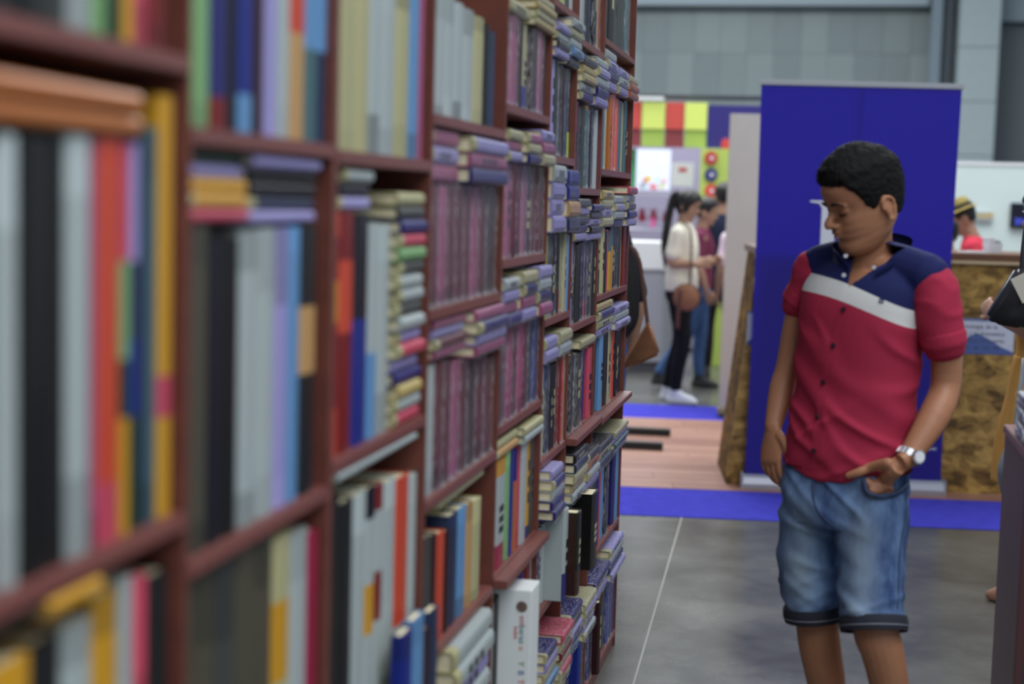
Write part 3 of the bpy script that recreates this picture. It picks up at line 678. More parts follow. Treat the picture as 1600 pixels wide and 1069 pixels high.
# things on the counter
def on_counter(px, d): p = at_y(px, 398, 8.6 + .13 * (px - 1180) / 2400 * 8.6 / 1 + d); return Vector((p.x, p.y, 0)), 1.3285
p, z = on_counter(1556, .25)
t = empty('glass_jar', (p.x, p.y, z), 'clear glass jar on the counter under the wall screen', 'jar')
bm = bmesh.new(); cyl(bm, (0, 0, 0), (0, 0, .055), .03, .034); obj('bowl', bm, mat('frosted_glass', (190, 198, 206), rough=.15, spec=.6), t)
bm = bmesh.new(); cyl(bm, (0, 0, .0555), (0, 0, .07), .025); obj('lid', bm, mat('silver_lid', (170, 170, 175), rough=.2, metal=.8), t)
p, z = on_counter(1543, .2)
t = empty('paper_cup', (p.x, p.y, z), 'white paper cup left of the glass jar on the counter', 'cup')
bm = bmesh.new(); cyl(bm, (0, 0, 0), (0, 0, .08), .024, .032); obj('cup_wall', bm, mat('cup_white', (200, 202, 206)), t)
bm = bmesh.new(); cyl(bm, (0, 0, .0805), (0, 0, .086), .034, .034); obj('lid', bm, mat('cup_lid', (220, 220, 222)), t)
for i, px in enumerate((1512, 1528)):
    p, z = on_counter(px, .12)
    o = obj('leaflet', boxbm((-.05, -.04, 0), (.05, .05, .006 + .004 * i)), mat('leaflet_white', (190, 192, 196)), loc=(p.x, p.y, z), rotz=.3 * i); tag(o, ['white leaflet pile nearest the banner on the counter', 'white leaflet pile right of another by the paper cup'][i], 'leaflets', 'leaflets on the counter')

# white booth wall behind the counter, screen and notice
r = empty('booth_wall', (1.1, 14.0, 0), 'pale booth wall behind the chipboard counter', 'wall')
mw = mat('booth_white', (186, 202, 198), k=1.4, rough=.6)
for i in range(3): obj('wall_panel', boxbm((i * 1.0 + .003, 0, 0), (i * 1.0 + .997, .05, 1.96), .002), mw, r)
obj('top_trim', boxbm((0, -.01, 1.9605), (3.0, .06, 1.99), .002), mat('trim_white', (205, 212, 212)), r)
a = at_y(1580, 317, 13.95); b = at_y(1650, 358, 13.95)
t = empty('wall_screen', (a.x, 13.95, b.z), 'black wall screen with blue digits at the right edge', 'screen')
obj('bezel', boxbm((0, 0, 0), (.55, .045, a.z - b.z), .004), mat('screen_black', (14, 16, 22), rough=.25), t)
obj('display', boxbm((.012, -.003, .014), (.538, -.0005, a.z - b.z - .014)), mat('display_dark', (10, 14, 34), rough=.2), t)
md = mat('digits_blue', (50, 70, 230), k=1.4, emit=.8)
for s, x, z, sz in (('20', .07, .055, .07), ('4', .16, .16, .1), ('15', .25, .055, .07), ('80', .40, .11, .09)):
    me = text_mesh(s, sz, .0005); me.materials.append(md); o = mesh_obj('digits', me, None, t, loc=(x, -.0042, z)); o.rotation_euler = (pi / 2, 0, 0)
a = at_y(1515, 331, 13.97); b = at_y(1551, 346, 13.97)
t = empty('notice_board', (a.x, 13.96, b.z), 'small notice with yellow figures on the pale booth wall', 'sign')
obj('sheet', boxbm((0, 0, 0), (b.x - a.x, .03, a.z - b.z), .002), mat('notice_grey', (150, 158, 164)), t)
for i in range(4): obj('yellow_figure', boxbm((.02 + i * .048, -.003, .02 + .008 * (i % 2)), (.05 + i * .048, -.0005, .06 + .006 * i)), mat('notice_yellow', (190, 160, 50)), t)
a = at_y(1550, 322, 13.97)

# ------------------------------------------------------------------ white partition
pa = Vector((-.705, 11.28, 0))
r = empty('partition_panel', pa, 'tall off-white partition panel left of the blue banner', 'partition', rz=PSI * .6)
obj('panel', boxbm((-.0, 0, .07), (.62, .03, 2.215), .003), mat('partition_white', (176, 172, 166), k=1.35, rough=.7, var=.02), r)
obj('base_rail', boxbm((-.01, -.02, .03), (.63, .05, .0695), .004), mat('base_tan', (150, 136, 96)), r)
obj('foot', boxbm((-.0, -.05, .0), (.62, .08, .0295), .003), mat('foot_dark', (60, 62, 72)), r)

# ------------------------------------------------------------------ toy booth in the distance
YB = 15.0
def bx(px0, py0, px1, py1, y, d, z0=None, z1=None):
    a = at_y(px0, py0, y); b = at_y(px1, py1, y); return (a.x, y, b.z if z0 is None else z0), (b.x, y + d, a.z if z1 is None else z1)
r = empty('booth_fascia', (-2, YB, 2.0), 'striped red, lime and navy fascia board above the toy booth', 'sign')
cols = [('red_board', (186, 54, 40), 962, 1001), ('lime_board', (188, 218, 58), 1002, 1038), ('red_board', (186, 54, 40), 1039, 1068), ('lime_board', (188, 218, 58), 1069, 1104), ('navy_board', (38, 28, 112), 1105, 1260)]
for i, (nm, c, x0, x1) in enumerate(cols):
    zt = at_y(1050, 160, YB).z; zm = at_y(1050, 202, YB).z; zb = at_y(1050, 230, YB).z
    a = at_y(x0, 200, YB).x; b = at_y(x1, 200, YB).x
    if i < 4:
        obj(nm, boxbm((a + .003, YB, zm), (b, YB + .06, zt), .002), mat(nm + '_up', c, k=1.45), r, world=True)
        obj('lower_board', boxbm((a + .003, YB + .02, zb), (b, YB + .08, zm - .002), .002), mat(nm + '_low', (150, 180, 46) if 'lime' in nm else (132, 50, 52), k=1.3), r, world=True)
    else: obj(nm, boxbm((a, YB, zb), (b, YB + .06, zt - .02), .002), mat(nm, c, k=1.35), r, world=True)
a = at_y(1105, 160, YB); obj('truss_bar', boxbm((-2.2, YB + .1, a.z + .03), (.4, YB + .16, a.z + .075), .004), mat('truss_dark', (52, 56, 64)), r, world=True)
bm = bmesh.new(); a = at_y(1134, 226, YB); ball(bm, (a.x, YB - .004, a.z), (.045, .006, .06)); obj('red_emblem', bm, mat('emblem_red', (190, 40, 44)), r, world=True)
a = at_y(985, 156, YB); o = obj('light_strip', boxbm((-2.2, YB - .03, a.z), (at_y(1038, 156, YB).x, YB - .002, a.z + .03), .004), mat('strip_white', (220, 220, 226), k=1.3)); tag(o, 'white light strip above the red end of the fascia', 'lamp')
r = empty('toy_booth', (-2.2, YB + 2, 0), 'toy booth with lilac back wall, shelves and lime column', 'booth')
obj('back_wall', boxbm((-3.2, YB + 2, 0), (.6, YB + 2.1, 2.4)), mat('booth_lilac', (134, 126, 150), k=1.35), r, world=True)
lo, hi = bx(1095, 232, 1128, 640, YB - .1, .3, z0=0); obj('column', boxbm(lo, hi, .004), mat('column_lime', (160, 182, 52), k=1.35), r, world=True)
for i, (py, c) in enumerate(((247, (176, 30, 34)), (273, (30, 34, 110)), (298, (206, 48, 30)), (322, (206, 176, 40)))):
    a = at_y(1111, py, YB - .12); bm = bmesh.new(); cyl(bm, (a.x, YB - .13, a.z), (a.x, YB - .1005, a.z), .062, n=24); d_ = obj('disc', bm, mat('disc%d' % i, c, k=1.3), r, world=True)
    bm = bmesh.new(); cyl(bm, (a.x + .008, YB - .134, a.z), (a.x + .008, YB - .1305, a.z), .018, n=12); bm2 = obj('disc_mark', bm, mat('disc_mark', (210, 200, 205)), None); bm2.parent = d_; bm2.matrix_parent_inverse = r.matrix_basis.inverted()
for i, py in enumerate((302, 357)):
    lo, hi = bx(975, py, 1094, py + 5, YB + .9, .5); obj('shelf', boxbm(lo, hi, .003), mat('booth_shelf', (190, 190, 200)), r, world=True)
lo, hi = bx(993, 566, 1094, 580, YB + 1.2, .4, z0=0); obj('plinth', boxbm(lo, hi), mat('booth_red', (130, 34, 44)), r, world=True)
lo, hi = bx(960, 572, 1050, 606, YB + .7, .4); 
for k in range(7):
    w_ = (hi[0] - lo[0]) / 7; o = obj('storage_crate', boxbm((lo[0] + k * w_ + .004, lo[1], 0), (lo[0] + (k + 1) * w_ - .004, hi[1], hi[2]), .004), mat('crate%d' % (k % 2), ((136, 146, 96), (146, 128, 100))[k % 2], k=1.3))
    tag(o, ['olive', 'tan'][k % 2] + ' storage crate, %s in the low row before the toy booth' % ORD[k], 'crate', 'crates before the toy booth')
lo, hi = bx(995, 233, 1046, 298, YB + .9, .04)
t = empty('light_box', (lo[0], lo[1], lo[2]), 'bright white backlit picture under the striped fascia', 'sign')
obj('lit_face', boxbm(lo, hi, .003), mat('lit_white', (188, 196, 220), k=1.0, emit=.85), t, world=True)
for k in range(12):
    x = lo[0] + .03 + (hi[0] - lo[0] - .06) * random.random(); z = lo[2] + .03 + random.random() * .11
    bm = bmesh.new(); cyl(bm, (x, lo[1] - .006, z), (x, lo[1] - .0005, z), random.uniform(.02, .035), n=12)
    obj('printed_toy', bm, mat('toyprint%d' % (k % 5), [(214, 120, 130), (220, 200, 110), (150, 190, 200), (160, 200, 140), (214, 150, 170)][k % 5], k=1.3, emit=.2), t, world=True)
lo, hi = bx(1050, 254, 1083, 292, YB + .6, .03)
t = empty('white_poster', (lo[0], lo[1], lo[2]), 'white poster with red mark left of the lime column', 'poster')
obj('sheet', boxbm(lo, hi, .002), mat('poster_bright', (200, 200, 206), k=1.4), t, world=True)
obj('red_mark', boxbm((lo[0] + .07, lo[1] - .004, hi[2] - .09), (lo[0] + .15, lo[1] - .0005, hi[2] - .05)), mat('mark_red', (190, 50, 60)), t, world=True)
def toy(px, py, rpx, y, c, lab, kind=0):
    a = at_y(px, py, y); s = rpx * y / 2400
    t = empty('stuffed_toy' if kind == 0 else 'ball', (a.x, y, a.z), lab, 'toy')
    m = mat('toy_%d_%d_%d' % c, c, k=1.35, rough=.9)
    bm = bmesh.new(); ball(bm, (0, 0, 0), (s, s * .8, s)); obj('body', bm, m, t, smooth=True)
    if kind == 0:
        bm = bmesh.new(); ball(bm, (0, -.01, s * 1.25), s * .62); obj('head', bm, m, t, smooth=True)
        for sx in (-1, 1): bm = bmesh.new(); ball(bm, (sx * s * .45, 0, s * 1.8), s * .25, 10); obj('ear', bm, m, t, smooth=True)
    else:
        bm = bmesh.new(); 
        for k in range(3):
            M = Matrix.Rotation(k * 1.05, 3, 'Y'); ball(bm, (0, 0, 0), (s * 1.01, s * .81, s * .16), 20, M)
        obj('colour_band', bm, mat('ball_band', (120, 60, 150), k=1.3), t, smooth=True)
toy(1003, 340, 7, YB + 1.1, (150, 30, 60), 'crimson soft toy, left one on the pink lit shelf')
toy(1021, 341, 7, YB + 1.1, (160, 34, 66), 'crimson soft toy, middle one on the pink lit shelf')
toy(1040, 342, 6, YB + 1.1, (150, 60, 90), 'dull pink soft toy, right one on the pink lit shelf')
toy(1020, 351, 5, YB + .95, (224, 90, 160), 'small bright pink toy in front of crimson toys')
toy(1013, 452, 15, YB + .5, (186, 30, 110), 'large magenta ball with purple bands low in the booth', 1)
a = at_y(984, 260, YB + .2); lo, hi = bx(982, 232, 992, 300, YB + .2, .05); o = obj('hanging_banner', boxbm(lo, hi, .002), mat('hang_green', (52, 140, 84), k=1.3)); tag(o, 'narrow green hanging banner beside the bookcase end', 'banner')
lo, hi = bx(962, 192, 992, 228, YB + .12, .04); o = obj('magenta_sign', boxbm(lo, hi, .002), mat('hang_magenta', (140, 60, 120), k=1.3)); tag(o, 'small magenta sign under the red fascia board', 'sign')
# curved white counter in the booth
t0 = at_z(1010, 600); t = empty('white_counter', (at_y(1005, 400, 14.2).x - .1, 14.2, 0), 'curved white reception counter in the toy booth', 'counter')
bm = bmesh.new(); pts = [(-.55, 0), (-.4, -.12), (0, -.2), (.3, -.12), (.38, .1), (.3, .4), (-.5, .4)]
prism(bm, pts, .1, .95); obj('body', bm, mat('counter_grey', (150, 150, 160), k=1.3), t)
bm = bmesh.new(); prism(bm, [(q[0] * 1.1, q[1] * 1.15) for q in pts], .952, 1.2); obj('top', bm, mat('counter_white', (206, 208, 220), k=1.4), t)
bm = bmesh.new(); prism(bm, [(q[0] * .9, q[1] * .9) for q in pts], 0, .098); obj('kick', bm, mat('kick_dark', (70, 66, 74)), t)

# ------------------------------------------------------------------ display table at the right edge
X1 = .468
r = empty('display_table', (X1, 3.58, 0), 'mahogany display table at the right edge holding wrapped books', 'table')
obj('side_panel', boxbm((0, 0, 0), (.02, .42, 1.0), .002), mat('table_side', (78, 38, 42), k=1.0, rough=.5, var=.1, vscale=4), r)
obj('side_panel', boxbm((.78, 0, 0), (.80, .42, 1.0), .002), M_WOOD, r)
obj('front_panel', boxbm((.0205, .006, .0), (.7795, .024, .98)), mat('table_front', (38, 40, 46), rough=.4), r)
obj('table_top', boxbm((-.004, -.008, 1.0005), (.804, .43, 1.022), .002), M_EDGE, r)
obj('back_panel', boxbm((.0205, .4, .0), (.7795, .415, .98)), M_WOOD, r)
zz = 1.0235
for p_ in range(2):
    z = zz
    for i in range(6):
        th = .0165 + .002 * (i % 2)
        if p_ == 1 and i > 3: break
        c = S('LV W V W LV W')[i]
        s = dict(t=th - .0006, h=.20, w=.14)
        me = bm_mesh('cover', book_bm(s['t'], s['h'], s['w'], [(.12, PC('W')), (.55, PC(c)), (.7, PC('V')), (1, PC('W'))], None, None)); me.materials.append(M_GLOSSY)
        q = empty('table_book', (X1 + .002 + .004 * random.random() + p_ * .16, 3.60 + .03 * random.random(), z + th), '%s wrapped book, %s from the bottom of the %s pile on the display table' % (PAL[c][1], ORD[i], ['left', 'right'][p_]), 'book', 'wrapped books on the display table')
        # spine towards the left (-x): rotate about z by 180, lay flat
        q.rotation_euler = (-pi / 2, 0, pi + random.uniform(-.05, .05)); q.location.y += .20
        mesh_obj('cover', me, None, q); mp = bm_mesh('pages', pages_bm(s['t'], s['h'], s['w'])); mp.materials.append(M_PAGES); mesh_obj('pages', mp, None, q)
        f = bpy.data.objects.new('plastic_wrap', FILMS[i % 5]); COL.objects.link(f); f.parent = q; f.scale = (s['w'], s['t'], s['h']); f.location = (.002, 0, 0)
        z += th
# ------------------------------------------------------------------ figure tools
def catmull(pts, sub):
    pts = [Vector(p) for p in pts]; out = []
    n = len(pts)
    for i in range(n - 1):
        p0 = pts[max(0, i - 1)]; p1 = pts[i]; p2 = pts[i + 1]; p3 = pts[min(n - 1, i + 2)]
        for k in range(sub):
            t = k / sub
            out.append(0.5 * ((2 * p1) + (-p0 + p2) * t + (2 * p0 - 5 * p1 + 4 * p2 - p3) * t * t + (-p0 + 3 * p1 - 3 * p2 + p3) * t ** 3))
    out.append(pts[-1]); return out
def tube(bm, pts, rads, ref=None, n=16, sub=4, dome=True):
    """closed tapering tube; rads = r or (ra, rb): ra along ref, rb across"""
    rr = [Vector((r, r, 0)) if not hasattr(r, '__len__') else Vector((r[0], r[1], 0)) for r in rads]
    P = catmull(pts, sub); R = catmull(rr, sub)
    ref = Vector(ref) if ref is not None else Vector((1, 0, 0.13))
    rings = []
    m = len(P)
    for i, p in enumerate(P):
        t = (P[min(m - 1, i + 1)] - P[max(0, i - 1)]).normalized()
        a = ref - t * ref.dot(t)
        if a.length < 1e-4: a = Vector((0, 1, 0)) - t * t.y
        a.normalize(); b = t.cross(a)
        rings.append((p, t, a, b, R[i]))
    if dome:
        p, t, a, b, r = rings[0]; rm = min(r.x, r.y)
        pre = [(p - t * rm * .85, t, a, b, r * .35), (p - t * rm * .55, t, a, b, r * .78)]
        p, t, a, b, r = rings[-1]; rm = min(r.x, r.y)
        post = [(p + t * rm * .55, t, a, b, r * .78), (p + t * rm * .85, t, a, b, r * .35)]
        rings = pre + rings + post
    V = [[bm.verts.new(p + a * (cos(2 * pi * k / n) * r.x) + b * (sin(2 * pi * k / n) * r.y)) for k in range(n)] for p, t, a, b, r in rings]
    bm.faces.new(V[0][::-1]); bm.faces.new(V[-1])
    for u, v in zip(V[:-1], V[1:]):
        for k in range(n): bm.faces.new((u[k], u[(k + 1) % n], v[(k + 1) % n], v[k]))
def sections(bm, secs, l, f, n=32, ex=2.3, sub=4):
    """secs: (centre, half width along l, half depth along f); superellipse sections stacked"""
    P = catmull([s[0] for s in secs], sub); R = catmull([Vector((s[1], s[2], 0)) for s in secs], sub); V = []
    for p, r in zip(P, R):
        row = []
        for k in range(n):
            a = 2 * pi * k / n; c, s = cos(a), sin(a)
            x = math.copysign(abs(c) ** (2 / ex), c) * r.x; y = math.copysign(abs(s) ** (2 / ex), s) * r.y
            row.append(bm.verts.new(p + l * x + f * y))
        V.append(row)
    bm.faces.new(V[0][::-1]); bm.faces.new(V[-1])
    for u, v in zip(V[:-1], V[1:]):
        for k in range(n): bm.faces.new((u[k], u[(k + 1) % n], v[(k + 1) % n], v[k]))
def remesh(bm, voxel, smooth=4, fac=.5):
    bmesh.ops.recalc_face_normals(bm, faces=bm.faces)
    me = bpy.data.meshes.new('tmp'); bm.to_mesh(me); bm.free()
    o = bpy.data.objects.new('tmp', me)
    m = o.modifiers.new('r', 'REMESH'); m.mode = 'VOXEL'; m.voxel_size = voxel; m.use_smooth_shade = True
    if smooth: s = o.modifiers.new('s', 'SMOOTH'); s.factor = fac; s.iterations = smooth
    r = evaluated(o)
    bpy.data.objects.remove(o); bpy.data.meshes.remove(me)
    for p in r.polygons: p.use_smooth = True
    return r
def displace(me, fn):
    n = len(me.vertices); nrm = [v.normal.copy() for v in me.vertices]; cos_ = [v.co.copy() for v in me.vertices]; out = []
    for q, nn_ in zip(cos_, nrm): out.extend(fn(q, nn_))
    me.vertices.foreach_set('co', out); me.update()
def interp(tab, x):
    if x <= tab[0][0]: return tab[0][1]
    for (a, va), (b, vb) in zip(tab[:-1], tab[1:]):
        if x <= b:
            t = (x - a) / (b - a); t = t * t * (3 - 2 * t) * .4 + t * .6
            return va + (vb - va) * t
    return tab[-1][1]
HF = [(-.117, .045), (-.112, .070), (-.1, .084), (-.085, .085), (-.072, .078), (-.062, .085), (-.052, .083), (-.044, .087), (-.034, .081), (-.015, .080), (0, .079), (.012, .082), (.024, .088), (.05, .091), (.08, .078), (.1, .052), (.112, .02), (.116, .0)]
HB = [(-.117, .0), (-.1, -.025), (-.08, -.05), (-.055, -.07), (-.03, -.086), (0, -.097), (.03, -.102), (.06, -.097), (.09, -.07), (.107, -.038), (.116, -.01)]
HW = [(-.117, .016), (-.11, .034), (-.095, .046), (-.075, .055), (-.05, .062), (-.02, .068), (.01, .072), (.04, .074), (.07, .066), (.095, .045), (.11, .02), (.116, .004)]
def head_point(al, z, off=0.0):
    f = interp(HF, z) + off; b = interp(HB, z) - off; w = interp(HW, z) + off
    c = (f + b) / 2; d = (f - b) / 2; ex = 2.25 if abs(al) < pi / 2 else 2.0
    s_, c_ = sin(al), cos(al)
    x = math.copysign(abs(s_) ** (2 / ex), s_) * w; y = c + math.copysign(abs(c_) ** (2 / ex), c_) * d
    if off == 0:
        for sx in (-1, 1):                                   # eye sockets, cheekbones
            g = math.exp(-(((x - sx * .031) / .016) ** 2 + ((z - .002) / .011) ** 2)) if y > 0 else 0
            y -= .009 * g
            g = math.exp(-(((x - sx * .043) / .018) ** 2 + ((z + .027) / .016) ** 2)) if y > 0 else 0
            y += .004 * g; x += sx * .002 * g
    return Vector((x, y, z))
def head_grid(bm, M, off=None, nz=56, na=64, zl=-.1168, zh=.1158):
    """off=None: skin; otherwise off(al, z) gives the offset of a hair shell"""
    V = []
    for j in range(nz + 1):
        t = j / nz; z = zl + (zh - zl) * (0.5 - 0.5 * cos(pi * t)) if True else 0
        row = []
        for i in range(na):
            al = -pi + 2 * pi * i / na
            if off is None: p = head_point(al, z)
            else:
                o = off(al, z); p = head_point(al, z, 1e-9)
                c = Vector((0, -.005, .0)); dr = (p - c).normalized(); p = p + dr * o
            row.append(bm.verts.new(M @ p))
        V.append(row)
    bm.faces.new(V[0][::-1]); bm.faces.new(V[-1])
    for u, v in zip(V[:-1], V[1:]):
        for k in range(na): bm.faces.new((u[k], u[(k + 1) % na], v[(k + 1) % na], v[k]))
def head_parts(bm, M):
    """nose, lids, lips, ears in head space (y forward, x to the figure's left, z up)"""
    head_grid(bm, M)
    T = lambda *p: M @ Vector(p)
    tube(bm, [T(0, .074, .012), T(0, .086, -.005), T(0, .1, -.021), T(0, .103, -.028)], [(.008, .006), (.009, .008), (.0115, .0105), (.0105, .009)], ref=M.to_3x3() @ Vector((1, 0, 0)), n=14)
    for s in (-1, 1):
        ball(bm, T(s * .0115, .089, -.031), (.0085, .011, .0075), 12, M.to_3x3().normalized())
        ball(bm, T(s * .031, .0655, .001), (.0155, .013, .0115), 16, M.to_3x3().normalized())          # lidded eye
        tube(bm, [T(s * .012, .081, .017), T(s * .03, .080, .019), T(s * .048, .070, .013)], [(.005, .006), (.006, .007), (.003, .004)], n=10)
        R = (M.to_3x3() @ Matrix.Rotation(s * -.35, 3, 'Z') @ Matrix.Rotation(-.15, 3, 'X')).normalized()
        ear = [(-.002, -.028), (.007, -.022), (.012, -.006), (.014, .012), (.008, .024), (-.005, .028), (-.015, .020), (-.016, .002)]
        tube(bm, [T(s * .077, -.022 - e[0], -.022 + e[1]) for e in ear], [.0042] * 8, n=8, sub=3)
        ball(bm, T(s * .072, -.021, -.022), (.005, .014, .023), 14, R)
        ball(bm, T(s * .074, -.017, -.046), (.004, .006, .007), 10, R)
    tube(bm, [T(-.022, .074, -.049), T(-.008, .0895, -.0455), T(0, .0885, -.0465), T(.008, .0895, -.0455), T(.022, .074, -.049)], [(.003, .003), (.005, .005), (.0048, .0048), (.005, .005), (.003, .003)], ref=(0, 0, 1), n=10)
    tube(bm, [T(-.020, .074, -.054), T(0, .0885, -.0575), T(.020, .074, -.054)], [(.003, .003), (.0065, .006), (.003, .003)], ref=(0, 0, 1), n=10)
def frame(fd, pitch=0.0, roll=0.0, origin=(0, 0, 0)):
    """head matrix: forward fd (horizontal), pitched down by pitch; x = figure's left"""
    fd = Vector(fd).normalized(); left = Vector((0, 0, 1)).cross(fd)
    M = Matrix((left, fd, Vector((0, 0, 1)))).transposed()   # columns: x=left, y=fwd, z=up -> left-handed check below
    if M.determinant() < 0: M = Matrix((-left, fd, Vector((0, 0, 1)))).transposed()
    M = M @ Matrix.Rotation(-pitch, 3, 'X') @ Matrix.Rotation(roll, 3, 'Y')
    return Matrix.Translation(origin) @ M.to_4x4()
def hand(bm, wrist, palm_dir, normal, side, curl=.5, size=1.0, fingers=True, spread=.0, thumb=True, wrist_r=.024):
    """palm from wrist along palm_dir; normal = back of hand; side = direction of the thumb"""
    W = Vector(wrist); d = Vector(palm_dir).normalized(); nrm = Vector(normal); nrm = (nrm - d * nrm.dot(d)).normalized()
    s = Vector(side); s = (s - d * s.dot(d) - nrm * s.dot(nrm)).normalized(); k = size
    tube(bm, [W - d * .01, W + d * .02 * k, W + d * .055 * k, W + d * .088 * k], [(.024 * k, .018 * k), (.030 * k, .0165 * k), (.039 * k, .0145 * k), (.040 * k, .0125 * k)], ref=s, n=18)
    if fingers:
        L = [.072, .080, .075, .058]
        for i in range(4):
            off = (1.5 - i) * .0195 * k; b = W + d * (.080 * k - abs(i - 1) * .003) + s * off
            c = curl * (1 + .12 * i); pts = [b]; ang = c * .35; p = b.copy()
            for j, seg in enumerate((.45, .30, .25)):
                dd = (d * cos(ang) - nrm * sin(ang) + s * spread * (1.5 - i)).normalized(); p = p + dd * L[i] * k * seg; pts.append(p.copy()); ang += c * .75
            tube(bm, pts, [.0092 * k, .0088 * k, .0080 * k, .0068 * k], n=10, sub=3)
    if thumb:
        b = W + d * .018 * k + s * .022 * k
        pts = [b, b + (s * .7 + d * .6).normalized() * .028 * k, b + (s * .62 + d * .9).normalized() * .056 * k - nrm * .006, b + (s * .5 + d).normalized() * .08 * k - nrm * .012]
        tube(bm, pts, [.013 * k, .0115 * k, .010 * k, .0078 * k], n=10, sub=3)
SKINS = {}
def skin(name, rgb): 
    return mat(name, rgb, k=1.35, rough=.5, spec=.35, bump=.08, bscale=120, var=.05, vscale=9, sss=.08)
def hair_long_mask(al, z):
    a = abs(al); hz = interp([(0, .058), (.7, .05), (1.0, .02), (1.2, -.03), (1.5, -.06), (3.2, -.10)], a)
    t = max(0, min(1, (z - hz) / .008)); return -.008 + t * (.020 + .004 * sin(al * 9))
def hair_short_mask(al, z):
    a = abs(al); hz = interp([(0, .060), (.8, .055), (1.05, .035), (1.2, -.005), (1.42, -.02), (1.66, .008), (1.95, -.03), (2.2, -.05), (3.2, -.062)], a)
    t = max(0, min(1, (z - hz) / .010)); t = t * t * (3 - 2 * t)
    top = interp([(0.0, .006), (.04, .009), (.08, .020), (.116, .026)], z) 
    return -.008 + t * (.008 + top - (.011 * max(0, 1 - a / .9) if z < .085 else 0))

def person(label, base, yaw, h=1.65, hair='long', hair_c=(24, 20, 20), skin_c=(150, 110, 84), top_c=(190, 184, 172), top_len='short', leg_c=(20, 20, 24), shoe_c=(60, 60, 64),
           pose=None, vox=.010, ponytail=False, lean=0.0, group=None, headpitch=.15, loose=1.0, headyaw=0.0, hat=None):
    """yaw = heading of the figure's front, degrees, 0 = towards -Y (camera), 90 = towards -X (picture left)"""
    a = radians(yaw); f = Vector((-sin(a), -cos(a), 0)); l = Vector((0, 0, 1)).cross(f); up = Vector((0, 0, 1))
    k = h / 1.70; B = Vector(base)
    tl = f * sin(lean) + up * cos(lean)
    def Q(x, y, z):            # local: x left, y forward, z up; lean bends above the hips
        x *= k; y *= k; z *= k; zh = .92 * k
        if z > zh and lean: 
            v = l * x + up * zh + tl * (z - zh) + (f * cos(lean) - up * sin(lean)) * y
        else: v = l * x + f * y + up * z
        return B + v
    ps = dict(LE=(.215, -.02, 1.12), LW=(.215, .06, .88), RE=(-.215, -.02, 1.12), RW=(-.215, .06, .88), LK=(.095, .02, .49), LA=(.10, -.03, .085), RK=(-.095, .02, .49), RA=(-.10, -.03, .085), LH=(.205, .09, .80), RH=(-.205, .09, .80))
    if pose: ps.update(pose)
    root = empty('person', B, label, 'person', group)
    ah = radians(yaw + headyaw); fh = Vector((-sin(ah), -cos(ah), 0))
    Mh = frame(fh, headpitch + lean * .5, 0, Q(0, .03, 1.585)); Mh = Mh @ Matrix.Scale(k, 4)
    bm = bmesh.new(); head_parts(bm, Mh)
    tube(bm, [Q(0, .0, 1.36), Q(0, .0, 1.44), Q(0, .012, 1.50), Q(0, .018, 1.55)], [.065 * k, .056 * k, .054 * k, .056 * k], n=16)
    sections(bm, [(Q(0, 0, .84), .15 * k, .09 * k), (Q(0, 0, .95), .155 * k, .095 * k), (Q(0, 0, 1.08), .125 * k, .085 * k), (Q(0, 0, 1.25), .15 * k, .10 * k), (Q(0, 0, 1.37), .15 * k, .085 * k), (Q(0, 0, 1.42), .07 * k, .05 * k)], l, f)
    for s, E_, W_, H_ in ((1, 'LE', 'LW', 'LH'), (-1, 'RE', 'RW', 'RH')):
        S_ = Q(s * .17, 0, 1.365); e = Q(*ps[E_]); w = Q(*ps[W_]); hd = Q(*ps[H_]) - w
        tube(bm, [S_, (S_ + e) / 2, e, (e + w) / 2 + (e - w) * .1, w], [.050 * k, .043 * k, .036 * k, .036 * k, .024 * k], n=14)
        hand(bm, w, hd, l * s, f, curl=.6, size=.92 * k)
    for s, K_, A_ in ((1, 'LK', 'LA'), (-1, 'RK', 'RA')):
        hp = Q(s * .085, 0, .88); kn = Q(*ps[K_]); an = Q(*ps[A_])
        tube(bm, [hp, (hp + kn) / 2, kn, kn * .65 + an * .35 - f * .012, an], [.082 * k, .070 * k, .052 * k, .050 * k, .033 * k], n=16)
    me = remesh(bm, vox * .7, 3); rebase(me, root); mesh_obj('body', me, skin('skin_%d_%d_%d' % skin_c, skin_c), root)
    # clothes
    bm = bmesh.new(); L_ = loose
    sections(bm, [(Q(0, .0, .90), .165 * k * L_, .112 * k * L_), (Q(0, 0, .98), .162 * k * L_, .112 * k * L_), (Q(0, 0, 1.1), .145 * k * L_, .105 * k * L_), (Q(0, .005, 1.25), .165 * k, .118 * k), (Q(0, 0, 1.36), .168 * k, .098 * k), (Q(0, 0, 1.42), .10 * k, .07 * k), (Q(0, 0, 1.445), .068 * k, .062 * k)], l, f)
    for s, E_, W_ in ((1, 'LE', 'LW'), (-1, 'RE', 'RW')):
        S_ = Q(s * .165, 0, 1.37); e = Q(*ps[E_]); w = Q(*ps[W_])
        if top_len == 'long': tube(bm, [S_, (S_ + e) / 2, e, (e + w) / 2, w], [.062 * k, .054 * k, .046 * k, .044 * k, .035 * k], n=14)
        elif top_len == 'short': tube(bm, [S_, S_ * .6 + e * .4, S_ * .25 + e * .75], [.062 * k, .058 * k, .060 * k], n=14)
    me = remesh(bm, vox, 4)
    displace(me, lambda q, nn_: q + nn_ * (noise.noise(Vector((q.x * 9, q.y * 9, q.z * 4))) * .010 + noise.noise(Vector((q.x * 22, q.y * 22, q.z * 9))) * .004))
    rebase(me, root); mesh_obj('shirt', me, mat('cloth_%d_%d_%d' % top_c, top_c, k=1.4, rough=.85, spec=.1, var=.05, vscale=12), root)
    bm = bmesh.new()
